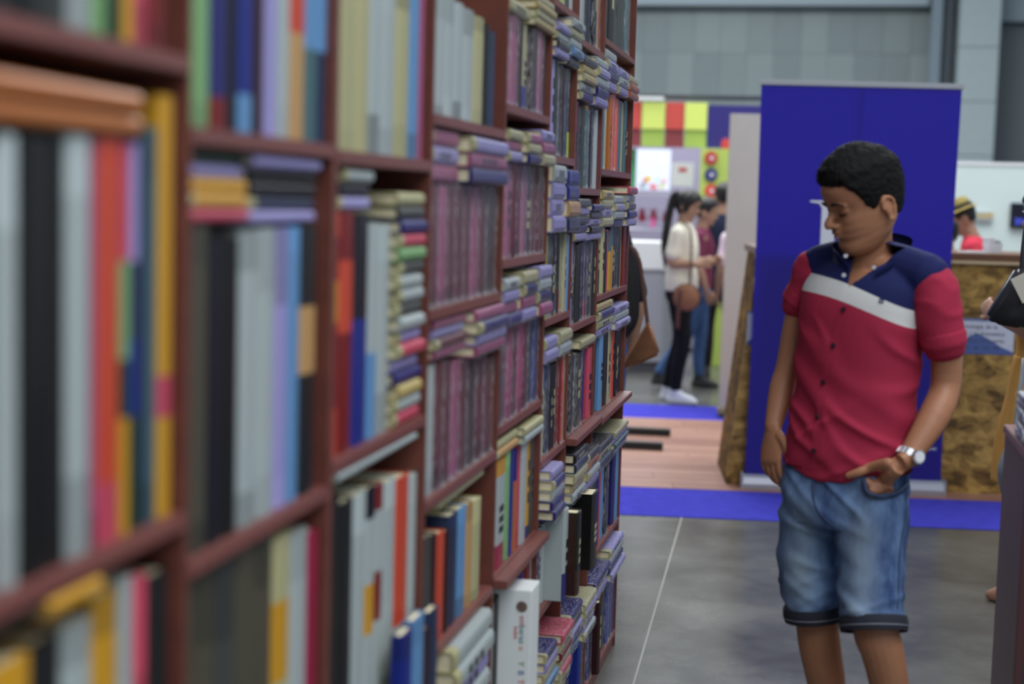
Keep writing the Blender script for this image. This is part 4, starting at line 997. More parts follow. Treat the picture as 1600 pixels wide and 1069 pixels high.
    sections(bm, [(Q(0, 0, .82), .150 * k, .105 * k), (Q(0, -.01, .88), .165 * k, .115 * k), (Q(0, 0, .96), .155 * k, .105 * k), (Q(0, 0, 1.0), .14 * k, .1 * k)], l, f)
    for s, K_, A_ in ((1, 'LK', 'LA'), (-1, 'RK', 'RA')):
        hp = Q(s * .082, 0, .86); kn = Q(*ps[K_]); an = Q(*ps[A_])
        tube(bm, [hp, (hp + kn) / 2, kn, (kn + an) / 2 - f * .01, an + up * .02], [.092 * k, .079 * k, .062 * k, .056 * k, .046 * k], n=16, dome=False)
    me = remesh(bm, vox, 3); rebase(me, root); mesh_obj('trousers', me, mat('trouser_%d_%d_%d' % leg_c, leg_c, k=1.3, rough=.8, spec=.15, var=.18, vscale=14), root)
    for s, A_ in ((1, 'LA'), (-1, 'RA')):
        an = Q(*ps[A_]); g_ = Vector((an.x, an.y, B.z)); up_ = an.z - .085 * k
        bm = bmesh.new()
        sections(bm, [(g_ + up * (up_ + .004) + f * .055, .040 * k, .125 * k), (g_ + up * (up_ + .03) + f * .055, .044 * k, .130 * k), (g_ + up * (up_ + .06) + f * .04, .038 * k, .10 * k), (g_ + up * (up_ + .09) + f * .005, .036 * k, .055 * k), (g_ + up * (up_ + .115) - f * .0, .034 * k, .042 * k)], l, f, n=20)
        me = remesh(bm, .008, 3); rebase(me, root); mesh_obj('shoe', me, mat('shoe_%d_%d_%d' % shoe_c, shoe_c, k=1.3, rough=.6), root)
    # hair
    bm = bmesh.new(); hm = hair_long_mask if hair == 'long' else hair_short_mask
    head_grid(bm, Mh, off=hm, nz=40, na=48)
    if hair == 'long' and not ponytail:
        tube(bm, [Mh @ Vector((0, -.06, .03)), Mh @ Vector((0, -.085, -.06)), Q(0, -.10, 1.40), Q(0, -.13, 1.2), Q(0, -.12, 1.02)], [(.07, .05), (.075, .045), (.10 * k, .035), (.09 * k, .03), (.05 * k, .012)], ref=l, n=18)
    if ponytail:
        tube(bm, [Mh @ Vector((0, -.08, .06)), Mh @ Vector((0, -.135, .03)), Q(0, -.135, 1.42), Q(0, -.15, 1.25), Q(0, -.14, 1.08)], [(.03, .03), (.035, .03), (.042, .032), (.038, .028), (.012, .01)], ref=l, n=14)
    me = remesh(bm, vox * .7, 2); rebase(me, root); mesh_obj('hair', me, mat('hair_%d' % hair_c[0], hair_c, k=.8, rough=.45, spec=.4, bump=.5, bscale=90, stretch=(4, 4, .5)), root)
    # eyes and brows
    me_ = mat('eye_dark', (22, 16, 14), rough=.3)
    for s in (-1, 1):
        bm = bmesh.new(); tube(bm, [Mh @ Vector((s * .022, .0785, -.004)), Mh @ Vector((s * .031, .0805, -.006)), Mh @ Vector((s * .040, .076, -.004))], [.002, .0024, .0016], n=8); obj('eye', bm, me_, root, world=True)
        bm = bmesh.new(); tube(bm, [Mh @ Vector((s * .014, .087, .022)), Mh @ Vector((s * .032, .089, .027)), Mh @ Vector((s * .05, .075, .021))], [(.003, .002), (.0036, .002), (.002, .0015)], n=8); obj('eyebrow', bm, me_, root, world=True)
    return root, Q, f, l, Mh
def strap(parent, pts, r, m, name='strap'):
    bm = bmesh.new(); tube(bm, pts, [(r, r * .35)] * len(pts), n=10, dome=True); return obj(name, bm, m, parent, smooth=True, world=True)

M_TAN = mat('tan_leather', (132, 82, 48), k=1.3, rough=.5, var=.15, vscale=20); M_DLE = mat('strap_brown', (84, 48, 36), k=1.2, rough=.5); M_BLE = mat('black_leather', (30, 30, 36), rough=.35, spec=.5)
# woman with ponytail, side on, looking right
b = at_z(1057, 630)
r, Q, f, l, Mh = person('woman with long black ponytail, cream blouse, black leggings and white sneakers', (b.x, b.y + .05, 0), -82, h=1.66, ponytail=True, top_c=(196, 190, 172), leg_c=(14, 14, 18), shoe_c=(200, 200, 206), headpitch=.3,
    pose=dict(RE=(-.19, -.05, 1.13), RW=(-.13, .17, 1.12), RH=(-.10, .26, 1.17), LE=(.19, .0, 1.13), LW=(.10, .22, 1.14), LH=(.05, .31, 1.18), LK=(.09, -.02, .49), LA=(.085, -.10, .085), RK=(-.08, .05, .49), RA=(-.08, .0, .085)), loose=1.12, vox=.011)
c = Q(-.235, .10, .865)
t = empty('handbag', c, 'small round tan leather shoulder bag at the hip of the ponytail woman', 'bag')
bm = bmesh.new(); rr = ball(bm, c, (.108, .038, .108), 24); me = bm_mesh('pouch', bm); rebase(me, t); mesh_obj('pouch', me, M_TAN, t, smooth=True)
bm = bmesh.new(); tube(bm, [c + Vector((.104 * cos(x * pi / 8), -.012, .104 * sin(x * pi / 8))) for x in range(17)], [.005] * 17, n=8, sub=2); obj('rim', bm, M_DLE, t, world=True)
strap(t, [c + Vector((-.06, -.03, -.24)), c + Vector((-.055, -.04, -.1)), c + Vector((-.045, -.035, .06))], .016, M_DLE, 'tassel')
strap(t, [c + Vector((.02, 0, .09)), Q(-.215, .12, 1.12), Q(-.15, .09, 1.38), Q(-.08, .0, 1.46)], .009, M_DLE)
# people behind her
b = at_z(1092, 605)
person('person in maroon shirt and blue jeans partly hidden behind the ponytail woman', (at_y(1088, 600, 13.0).x, 13.0, 0), -95, h=1.60, hair='short', pose=dict(RK=(-.08, -.10, .50), RA=(-.08, -.34, .11), LK=(.08, .02, .49), LA=(.08, .02, .085)), top_c=(98, 36, 62), leg_c=(52, 84, 130), shoe_c=(40, 40, 44), vox=.012)
person('man in dark navy shirt and black trousers seen from behind', (at_y(1121, 560, 13.9).x, 13.9, 0), 170, h=1.74, hair='short', top_c=(26, 32, 54), leg_c=(18, 18, 22), shoe_c=(28, 28, 30), vox=.012,
    )
person('person in pale pink top with bare arm, half hidden by the white partition', (at_y(1158, 560, 12.5).x, 12.5, 0), 160, h=1.60, hair='long', top_c=(200, 176, 190), leg_c=(24, 24, 30), shoe_c=(40, 40, 44), vox=.012)
# long haired woman beside the far end of the shelves
pw = at_y(930, 500, 7.1)
r, Q, f, l, Mh = person('woman with very long black hair and blue jeans beyond the bookcase end', (pw.x, 7.1, 0), 150, h=1.62, top_c=(30, 28, 32), leg_c=(48, 76, 128), shoe_c=(60, 56, 56), vox=.010, hair_c=(20, 17, 18))
bm = bmesh.new(); hx = lambda px, py, y=7.0: at_y(px, py, y)
tube(bm, [hx(960, 350), hx(964, 400), hx(970, 450), hx(972, 500), hx(968, 528)], [(.06, .05), (.085, .05), (.085, .05), (.075, .04), (.03, .02)], n=16)
me = remesh(bm, .008, 2); rebase(me, r); mesh_obj('hair', me, _M['hair_20'], r)
t = empty('handbag', hx(1005, 570, 6.9), 'brown leather handbag with long strap hanging beyond the bookcase end', 'bag')
bm = bmesh.new(); pts = [hx(975, 560, 6.9), hx(1010, 505, 6.9), hx(1014, 506, 6.9), hx(1029, 556, 6.9), hx(985, 574, 6.9), hx(968, 576, 6.9)]
fa = [bm.verts.new(p) for p in pts]; ff = bm.faces.new(fa); e = bmesh.ops.extrude_face_region(bm, geom=[ff]); bmesh.ops.translate(bm, vec=(0, .09, 0), verts=[v for v in e['geom'] if isinstance(v, bmesh.types.BMVert)])
bmesh.ops.bevel(bm, geom=bm.edges[:], offset=.012, segments=2, affect='EDGES'); obj('pouch', bm, M_TAN, t, world=True, smooth=True)
strap(t, [hx(1012, 508, 6.94), hx(1004, 440, 6.94), hx(998, 405, 6.94), hx(985, 385, 6.94)], .009, M_DLE)
# person in red behind the counter
pr = at_y(1512, 400, 11.2)
r, Q, f, l, Mh = person('person in red shirt with yellow and dark hat leaning behind the counter', (pr.x + .17, 11.2, 0), 100, h=1.66, hair='short', top_c=(196, 34, 62), top_len='long', leg_c=(40, 40, 50), vox=.011, lean=.30, headpitch=.3, loose=1.15)
bm = bmesh.new(); 
V0 = [(.125, .030), (.085, .045), (.08, .09), (.06, .125), (.0, .132)]
bm2 = bmesh.new(); rings = [[bm2.verts.new(Mh @ Vector((q[0] * cos(a * pi / 12), q[0] * 1.1 * sin(a * pi / 12) - .005, q[1] + .02))) for a in range(24)] for q in V0[:-1]]
for u, v in zip(rings[:-1], rings[1:]):
    for i in range(24): bm2.faces.new((u[i], u[(i + 1) % 24], v[(i + 1) % 24], v[i]))
bm2.faces.new(rings[-1]); bmesh.ops.solidify(bm2, geom=bm2.faces[:], thickness=.004); bm.free()
hh = obj('hat', bm2, mat('hat_yellow', (180, 160, 60)), r, world=True)
bm = bmesh.new(); rr = [[bm.verts.new(Mh @ Vector((.0875 * cos(a * pi / 12), .0965 * sin(a * pi / 12) - .005, z))) for a in range(24)] for z in (.066, .092)]
for i in range(24): bm.faces.new((rr[0][i], rr[0][(i + 1) % 24], rr[1][(i + 1) % 24], rr[1][i]))
o = obj('hat_band', bm, mat('hat_dark', (34, 30, 34)), None); o.data.transform(r.matrix_basis.inverted()); o.parent = hh
pr = at_y(1490, 400, 10.4)
person('person in white shirt mostly hidden between banner and red shirt', (pr.x - .03, 10.5, 0), 80, h=1.50, hair='short', top_c=(206, 206, 214), leg_c=(60, 60, 70), vox=.013)
# person in mustard at the right edge
pm_ = at_z(1578, 935)
pb = Vector((at_y(1636, 600, 6.3).x, 6.35, 0))
r, Q, f, l, Mh = person('person in mustard dress carrying a black bag at the right edge', pb, 120, h=1.66, hair='long', top_c=(176, 122, 30), leg_c=(176, 122, 30), shoe_c=(140, 92, 66), vox=.009, skin_c=(160, 112, 84),
    pose=dict(RE=(-.215, -.03, 1.13), RW=(-.15, .16, 1.17), RH=(-.08, .24, 1.22), LE=(.215, -.03, 1.13), LW=(.15, .17, 1.18), LH=(.08, .25, 1.23)))
bm = bmesh.new(); sections(bm, [(Q(0, 0, .50), .21, .17), (Q(0, 0, .7), .20, .16), (Q(0, 0, .9), .178, .13), (Q(0, 0, 1.02), .15, .11)], l, f)
me = remesh(bm, .009, 3)
displace(me, lambda q, nn_: q + nn_ * noise.noise(Vector((q.x * 14, q.y * 14, q.z * 3))) * .012)
rebase(me, r); mesh_obj('skirt', me, _M['cloth_176_122_30'], r)
yb = 6.0; hb = lambda px, py, d=0: at_y(px, py, yb + d)
t = empty('handbag', hb(1570, 500), 'black leather shoulder bag held against the mustard dress', 'bag')
bm = bmesh.new(); pts = [hb(1541, 498), hb(1590, 418), hb(1612, 425), hb(1640, 505), hb(1596, 514), hb(1555, 507)]
fa = [bm.verts.new(p) for p in pts]; ff = bm.faces.new(fa); e = bmesh.ops.extrude_face_region(bm, geom=[ff]); bmesh.ops.translate(bm, vec=(0, .10, 0), verts=[v for v in e['geom'] if isinstance(v, bmesh.types.BMVert)])
bmesh.ops.bevel(bm, geom=bm.edges[:], offset=.014, segments=2, affect='EDGES'); obj('pouch', bm, M_BLE, t, world=True, smooth=True)
strap(t, [hb(1597, 430, .03), hb(1600, 390, .03), hb(1606, 350, .06), hb(1618, 330, .2)], .012, M_BLE)
bm = bmesh.new(); a0 = hb(1596, 452, -.02)
o = obj('booklet', boxbm((-.02, -.004, -.05), (.10, .004, .05), .001), mat('booklet_grey', (170, 164, 150)), loc=a0); o.rotation_euler = (0, -.5, 0); tag(o, 'pale folded booklet held in front of the black bag', 'booklet')
a0 = at_y(1576, 745, 5.4)
t = empty('tote_bag', a0, 'grey tote bag hanging behind the display table edge', 'bag')
bm = bmesh.new(); tube(bm, [at_y(1578, 706, 5.4), at_y(1575, 735, 5.4), at_y(1577, 765, 5.4), at_y(1582, 790, 5.4)], [(.02, .06), (.035, .09), (.03, .10), (.02, .06)], n=16); me = remesh(bm, .008, 2); rebase(me, t); mesh_obj('pouch', me, mat('tote_grey', (96, 98, 104), rough=.8), t)
strap(t, [at_y(1580, 708, 5.4), at_y(1590, 640, 5.5), at_y(1600, 560, 5.7)], .008, mat('tote_strap', (80, 82, 88)))
# sandalled toes by the table
pt = at_z(1556, 938); bm = bmesh.new()
t = empty('sandal', (pt.x, pt.y, 0), 'brown sandal with bare toes beside the display table foot', 'sandal')
bm = bmesh.new(); box(bm, (-.0, -.035, 0.0), (.22, .04, .014), .006); obj('sole', bm, mat('sandal_brown', (120, 72, 50)), t)
bm = bmesh.new()
for i in range(5): tube(bm, [Vector((.012 + .006 * abs(i - 1), -.028 + .0145 * i, .022)), Vector((.06, -.022 + .012 * i, .028))], [.007, .009], n=8)
tube(bm, [Vector((.05, 0, .03)), Vector((.12, 0, .04)), Vector((.2, 0, .06))], [(.034, .014), (.032, .022), (.03, .03)], ref=(0, 1, 0), n=14)
me = remesh(bm, .004, 2); mesh_obj('foot', me, skin('skin_150_110_84', (150, 110, 84)), t)
bm = bmesh.new(); tube(bm, [Vector((.045, -.036, .012)), Vector((.05, -.02, .044)), Vector((.05, .02, .044)), Vector((.045, .038, .012))], [(.009, .002)] * 4, ref=(1, 0, 0), n=8); obj('strap', bm, mat('sandal_strap', (90, 50, 36)), t)

# ------------------------------------------------------------------ the young man
Y0 = 3.75
def P(px, py, y=0.0): return at_y(px, py, Y0 + y)
th = radians(32)
f = Vector((-sin(th), -cos(th), 0)); l = Vector((0, 0, 1)).cross(f); up = Vector((0, 0, 1))
man = empty('person', (P(1330, 700).x, Y0, 0), 'young man in maroon, white and navy short-sleeved shirt and denim shorts looking at books', 'person')
M_SK = mat('man_skin', (164, 106, 68), k=1.12, rough=.48, spec=.4, bump=.06, bscale=160, var=.06, vscale=11, sss=.08)
fh = Vector((-sin(radians(64)), -cos(radians(64)), 0))
Mh = frame(fh, radians(21), radians(-2), P(1349, 314, -.04)); HS = 1.0
Mh = Mh @ Matrix.Scale(HS, 4)
RS = P(1274, 422, .10); RE = P(1231, 572, .10); RW = P(1208, 668, .05)
LS = P(1456, 446, -.08); LE = P(1478, 598, -.06); LW = P(1419, 716, -.15)
org = Vector((man.location.x, Y0, 0))
# shorts
def denim():
    m = mat('washed_denim', (60, 92, 134), k=1.1, rough=.85, spec=.12, bump=.2, bscale=420); nt = m.node_tree; b = nt.nodes['Principled BSDF']
    tc = nt.nodes.new('ShaderNodeTexCoord'); mp = nt.nodes.new('ShaderNodeMapping'); mp.inputs['Scale'].default_value = (1, 1, .45); nt.links.new(tc.outputs['Object'], mp.inputs[0])
    n = nt.nodes.new('ShaderNodeTexNoise'); n.inputs['Scale'].default_value = 11; n.inputs['Detail'].default_value = 6; n.inputs['Roughness'].default_value = .6; nt.links.new(mp.outputs[0], n.inputs['Vector'])
    r = nt.nodes.new('ShaderNodeValToRGB'); e = r.color_ramp.elements; e[0].position = .34; e[0].color = (*C((24, 52, 108)), 1); e[1].position = .68; e[1].color = (*C((104, 140, 184), 1.1), 1)
    nt.links.new(n.outputs['Fac'], r.inputs[0])
    a = nt.nodes.new('ShaderNodeAttribute'); a.attribute_name = 'fade'
    mx = nt.nodes.new('ShaderNodeMix'); mx.data_type = 'RGBA'; mx.inputs[7].default_value = (*C((140, 160, 176), 1.1), 1)
    nt.links.new(a.outputs['Fac'], mx.inputs[0]); nt.links.new(r.outputs[0], mx.inputs[6]); nt.links.new(mx.outputs[2], b.inputs['Base Color']); return m
bm = bmesh.new()
sections(bm, [(P(1310, 812, .0), .120, .105), (P(1316, 780, .0), .150, .118), (P(1320, 745, .0), .152, .112), (P(1323, 715, .0), .145, .105), (P(1324, 700, .0), .135, .095)], l, f, n=40)
Rc = P(1271, 960, .04); Lc = P(1365, 978, -.13)
tube(bm, [P(1284, 755, .02), P(1272, 790, .03), P(1266, 850, .04), P(1267, 905, .045), Rc], [(.055, .07), (.079, .09), (.076, .088), (.070, .082), (.066, .078)], n=28, dome=False)
tube(bm, [P(1352, 755, -.02), P(1364, 795, -.05), P(1362, 850, -.07), P(1362, 915, -.10), Lc], [(.055, .07), (.082, .09), (.080, .088), (.075, .082), (.068, .076)], n=28, dome=False)
me = remesh(bm, .0045, 6)
fd = me.color_attributes.new('fade', 'FLOAT_COLOR', 'POINT')
HBMP = P(1368, 792, -.15); cR = P(1252, 880, -.04); cL = P(1345, 900, -.17)
fades = []
def denim_fold(q, nn_):
    u = (q - org).dot(l); a1 = q.z + u * .55
    f1 = math.exp(-(noise.noise(Vector((a1 * 13, u * 4, 1.7))) * 5) ** 2)
    f2 = math.exp(-(noise.noise(Vector(((q.z - u * .6) * 17, u * 5, 9.7))) * 5) ** 2)
    hemk = max(0, min(1, (q.z - .565) / .03)); low = max(0, min(1, (.72 - q.z) / .1))
    hb_ = math.exp(-(((q.x - HBMP.x) / .030) ** 2 + ((q.z - HBMP.z) / .045) ** 2)) if nn_.y < .1 else 0
    g = 0
    for c_, rx, rz in ((cR, .035, .14), (cL, .036, .15)):
        g = max(g, math.exp(-(((q.x - c_.x) / rx) ** 2 + ((q.z - c_.z) / rz) ** 2)) * (1 if nn_.y < .2 else 0))
    fades.append(min(.8, g * (.55 + .3 * f1)))
    return q + nn_ * (.014 * hb_ + hemk * (.007 * f1 + .006 * f2 * low + .004 * noise.noise(q * 9)))
displace(me, denim_fold)
for i_, g in enumerate(fades): fd.data[i_].color = (g, g, g, 1)
rebase(me, man); sh = mesh_obj('denim_shorts', me, denim(), man)
M_CUFF = mat('dark_denim_cuff', (24, 27, 40), rough=.85, bump=.2, bscale=300)
for c_, d_, ra in ((Rc, Rc - P(1267, 905, .045), (.0725, .0845)), (Lc, Lc - P(1362, 915, -.10), (.078, .0865))):
    d_ = d_.normalized(); bm = bmesh.new(); tube(bm, [c_ - d_ * .022, c_ - d_ * .005, c_ + d_ * .014], [ra, (ra[0] + .002, ra[1] + .002), (ra[0] - .001, ra[1] - .001)], n=32, dome=False)
    bmesh.ops.recalc_face_normals(bm, faces=bm.faces)
    caps = [fc for fc in bm.faces if len(fc.verts) > 10]; bmesh.ops.delete(bm, geom=caps, context='FACES_ONLY'); bmesh.ops.solidify(bm, geom=bm.faces[:], thickness=.004)
    cf = obj('cuff', bm, M_CUFF, sh, smooth=True, world=False); cf.data.transform(man.matrix_basis.inverted())
    bm = bmesh.new(); tube(bm, [c_ + d_ * .000, c_ + d_ * .0022], [(ra[0] + .0032, ra[1] + .0032)] * 2, n=32, dome=False)
    caps = [fc for fc in bm.faces if len(fc.verts) > 10]; bmesh.ops.delete(bm, geom=caps, context='FACES_ONLY'); o = obj('stitching', bm, mat('thread_grey', (110, 114, 128)), sh); o.data.transform(man.matrix_basis.inverted())
me2 = me
sh_bvh = BVHTree.FromPolygons([man.matrix_basis @ v.co for v in me.vertices], [tuple(p.vertices) for p in me.polygons])
def curve_on(bvh, pxs, r, m, nm, par, off=.001):
    pts = []
    for px, py in pxs:
        h = bvh.ray_cast(CAMP, ray(px, py).normalized())
        if h[0] is not None: pts.append(h[0] + h[1] * off)
    if len(pts) > 2:
        bm = bmesh.new(); tube(bm, pts, [r] * len(pts), n=6); o = obj(nm, bm, m, None, smooth=True); o.data.transform(man.matrix_basis.inverted()); o.parent = par
M_SEAM = mat('denim_seam', (40, 56, 88), rough=.8)
curve_on(sh_bvh, [(1350, 752), (1358, 768), (1376, 777), (1396, 773), (1411, 757)], .0055, M_SEAM, 'pocket_edge', sh, .010)
curve_on(sh_bvh, [(1414, 745), (1415, 800), (1407, 850), (1404, 900), (1402, 950)], .002, M_SEAM, 'side_seam', sh)
curve_on(sh_bvh, [(1270, 755), (1274, 790), (1290, 812), (1308, 825)], .002, M_SEAM, 'fly_seam', sh)
bm = bmesh.new()
head_parts(bm, Mh)
neckb = P(1357, 412, .02)
tube(bm, [P(1352, 470, .03), neckb, P(1357, 372, .005), P(1360, 335, -.02)], [(.075, .07), (.060, .058), (.055, .056), (.055, .058)], n=20)
sections(bm, [(P(1322, 765), .11, .075), (P(1324, 735), .12, .085), (P(1334, 640), .125, .085), (P(1345, 520), .14, .095), (P(1351, 455, .01), .14, .085), (P(1356, 422, .015), .085, .06)], l, f)
tube(bm, [P(1300, 430, .06), P(1356, 415, .02), P(1430, 446, -.06)], [.038, .046, .038], n=14)
tube(bm, [RS, P(1250, 490, .11), RE, P(1221, 610, .09), RW], [.038, .036, .0295, .0315, .0215], n=18)
tube(bm, [LS, P(1475, 515, -.08), LE, P(1460, 650, -.10), LW], [.040, .040, .035, .0365, .025], n=18)
# right hand hanging (left in the picture): back of the hand to the left, fingers down
hand(bm, RW + Vector((0, 0, .0)), P(1203, 745, .02) - RW, Vector((-.72, -.7, 0)), Vector((.7, -.7, 0)), curl=.42, size=.95)
# left hand in the pocket, thumb out
def on_denim(px, py, off):
    h = sh_bvh.ray_cast(CAMP, ray(px, py).normalized())
    return (h[0] + Vector((-.25, -1, 0)).normalized() * off) if h[0] is not None else P(px, py, -.14)
Wl = LW
tube(bm, [Wl, P(1404, 727, -.165), on_denim(1390, 742, .012), on_denim(1378, 757, .004), on_denim(1370, 772, -.022)], [(.0245, .02), (.031, .021), (.036, .020), (.036, .017), (.032, .013)], ref=Vector((.62, 0, .78)), n=18)
for i in range(4):
    tube(bm, [on_denim(1356 + 11 * i, 752 + 5 * i, .004), on_denim(1352 + 10 * i, 768 + 5 * i, -.022), on_denim(1352 + 10 * i, 796 + 4 * i, -.045)], [.0105, .0095, .008], n=10)
tube(bm, [P(1388, 724, -.175), on_denim(1364, 728, .022), on_denim(1345, 736, .020), on_denim(1327, 742, .016)], [.014, .0125, .011, .0082], n=12)
# legs
RH_, RK_, RA_ = P(1272, 800, .035), P(1276, 960, .045), Vector((P(1302, 1069, .09).x, Y0 + .12, .09))
LH_, LK_, LA_ = P(1360, 820, -.05), P(1369, 985, -.12), Vector((P(1398, 1069, -.05).x, Y0 - .04, .09))
tube(bm, [RH_, (RH_ + RK_) / 2, RK_, P(1281, 1010, .05), P(1292, 1075, .07), RA_ * .35 + P(1292, 1075, .07) * .65, RA_], [.058, .058, .053, .052, .047, .040, .032], n=18)
tube(bm, [LH_, (LH_ + LK_) / 2, LK_, P(1379, 1020, -.12), P(1391, 1085, -.09), LA_ * .35 + P(1391, 1085, -.09) * .65, LA_], [.058, .058, .054, .050, .045, .038, .032], n=18)
me = remesh(bm, .0034, 5, .5)
rebase(me, man); mesh_obj('body', me, M_SK, man)
# shirt
SC = [(P(1322, 742, .0), .150, .118), (P(1326, 700, .0), .155, .118), (P(1333, 650, .0), .150, .112), (P(1338, 590, .0), .148, .108), (P(1344, 530, .0), .152, .112), (P(1349, 480, .0), .157, .112), (P(1353, 445, .0), .152, .098), (P(1356, 418, .008), .118, .078), (P(1358, 402, .012), .070, .066)]
bm = bmesh.new(); sections(bm, SC, l, f, n=48)
tube(bm, [P(1281, 414, .08), P(1357, 408, .02), P(1452, 434, -.075)], [(.048, .05), (.052, .06), (.056, .056)], n=18)
me = remesh(bm, .0045, 6)
org = Vector((man.location.x, Y0, 0))
ucen = lambda z: interp([(.9, P(1322, 742).x), (1.1, P(1336, 612).x), (1.3, P(1347, 490).x), (1.45, P(1358, 400).x)], z)
def shirt_fold(q, nn_):
    u = (q - org).dot(l); w_ = (q - org).dot(f); front = 1.0 if w_ > -.02 else .5
    a1 = (q.z - 1.05) + u * .75; a2 = u - (q.z - 1.05) * .6; a3 = (q.z - 1.0) - u * .45
    fold = math.exp(-(noise.noise(Vector((a1 * 12, a2 * 3.2, w_ * 3 + 3.1))) * 5.5) ** 2)
    fold2 = math.exp(-(noise.noise(Vector((a3 * 14, u * 3.5 + 7, w_ * 3))) * 5) ** 2)
    msk = max(0, min(1, (1.31 - q.z) / .12)); m2 = max(0, min(1, (1.12 - q.z) / .1))
    r_ = q + nn_ * ((.009 * fold * msk + .007 * fold2 * m2 + .003 * noise.noise(Vector((q.x * 11, q.y * 11, q.z * 7)))) * front)
    if r_.z < zhem + .02 and abs(u) > .05: r_.z += min(.05, (abs(u) - .05) * .35)
    return r_
zhem = P(1322, 742).z
displace(me, shirt_fold)
# open hem and neck
bm = bmesh.new(); bm.from_mesh(me)
zc = P(1330, 446).z
kill = []
for fc in bm.faces:
    c = fc.calc_center_median(); u = (c - org).dot(l); w_ = (c - org).dot(f)
    un = (P(1326, 440, -.09) - org).dot(l)
    if w_ > .0 and c.z > zc and abs(u - un - (c.z - zc) * .35) < (c.z - zc) * .62 + .001: kill.append(fc)
bmesh.ops.delete(bm, geom=kill, context='FACES')
bm.to_mesh(me); bm.free()
shirt_bvh = BVHTree.FromPolygons([v.co.copy() for v in me.vertices], [tuple(p.vertices) for p in me.polygons])
def cloth(name, rgb, k=1.2, **kw): return mat(name, rgb, k=k, rough=.8, spec=.15, bump=.12, bscale=300, **kw)
def shirt_mat():
    m = cloth('shirt_panels', (150, 20, 62)); nt = m.node_tree; b = nt.nodes['Principled BSDF']
    tc = nt.nodes.new('ShaderNodeTexCoord')
    dl = nt.nodes.new('ShaderNodeVectorMath'); dl.operation = 'DOT_PRODUCT'; dl.inputs[1].default_value = tuple(Vector((l.x, l.y, 0)) * .235 + Vector((0, 0, 1)))
    nt.links.new(tc.outputs['Object'], dl.inputs[0])
    du = nt.nodes.new('ShaderNodeVectorMath'); du.operation = 'DOT_PRODUCT'; du.inputs[1].default_value = (l.x, l.y, 0); nt.links.new(tc.outputs['Object'], du.inputs[0])
    ms = [nt.nodes.new('ShaderNodeMath') for _ in range(4)]
    for q_, (op, v) in zip(ms, (('SUBTRACT', .01), ('MULTIPLY', 0), ('MULTIPLY', .92), ('ADD', 0))): q_.operation = op; q_.inputs[1].default_value = v
    nt.links.new(du.outputs['Value'], ms[0].inputs[0]); nt.links.new(ms[0].outputs[0], ms[1].inputs[0]); nt.links.new(ms[0].outputs[0], ms[1].inputs[1])
    nt.links.new(ms[1].outputs[0], ms[2].inputs[0]); nt.links.new(ms[2].outputs[0], ms[3].inputs[0]); nt.links.new(dl.outputs['Value'], ms[3].inputs[1])
    def gt(v):
        g = nt.nodes.new('ShaderNodeMath'); g.operation = 'GREATER_THAN'; g.inputs[1].default_value = v; nt.links.new(ms[3].outputs[0], g.inputs[0]); return g
    zt, zb = 1.3815, 1.3395
    m1 = nt.nodes.new('ShaderNodeMix'); m1.data_type = 'RGBA'; m1.inputs[6].default_value = (*C((152, 6, 52), 1.3), 1); m1.inputs[7].default_value = (*C((186, 186, 184), 1.3), 1)
    m2 = nt.nodes.new('ShaderNodeMix'); m2.data_type = 'RGBA'; m2.inputs[7].default_value = (*C((16, 26, 84), 1.0), 1)
    nt.links.new(gt(zb).outputs[0], m1.inputs[0]); nt.links.new(m1.outputs[2], m2.inputs[6]); nt.links.new(gt(zt).outputs[0], m2.inputs[0]); nt.links.new(m2.outputs[2], b.inputs['Base Color'])
    return m
rebase(me, man); mesh_obj('shirt', me, shirt_mat(), man)
M_MAR = cloth('shirt_maroon', (152, 6, 52), k=1.3); M_NAV = cloth('shirt_navy', (16, 26, 84), k=1.0)
def sleeve(a, b, c, ra, rb, rc, nm='sleeve'):
    bm = bmesh.new(); tube(bm, [a, b, c], [ra, rb, rc], n=24, sub=8, dome=True); me = remesh(bm, .0045, 5)
    displace(me, lambda q, nn_: q + nn_ * (.003 * math.exp(-(noise.noise(Vector((q.x * 9, q.y * 9, q.z * 15))) * 5) ** 2) + .002 * noise.noise(q * 14)))
    rebase(me, man); o = mesh_obj(nm, me, M_MAR, man)
    d = (c - b).normalized(); bm = bmesh.new()      # turned-up cuff
    tube(bm, [c - d * .028, c + d * .004], [(rc[0] + .003, rc[1] + .003)] * 2, n=24, dome=False); me = remesh(bm, .004, 3); rebase(me, man); mesh_obj('cuff', me, M_MAR, man)
sleeve(P(1272, 420, .09), P(1266, 444, .10), P(1250, 474, .11), (.050, .054), (.049, .054), (.046, .052))
sleeve(P(1459, 444, -.075), P(1464, 480, -.085), P(1474, 536, -.08), (.054, .060), (.055, .060), (.052, .056))
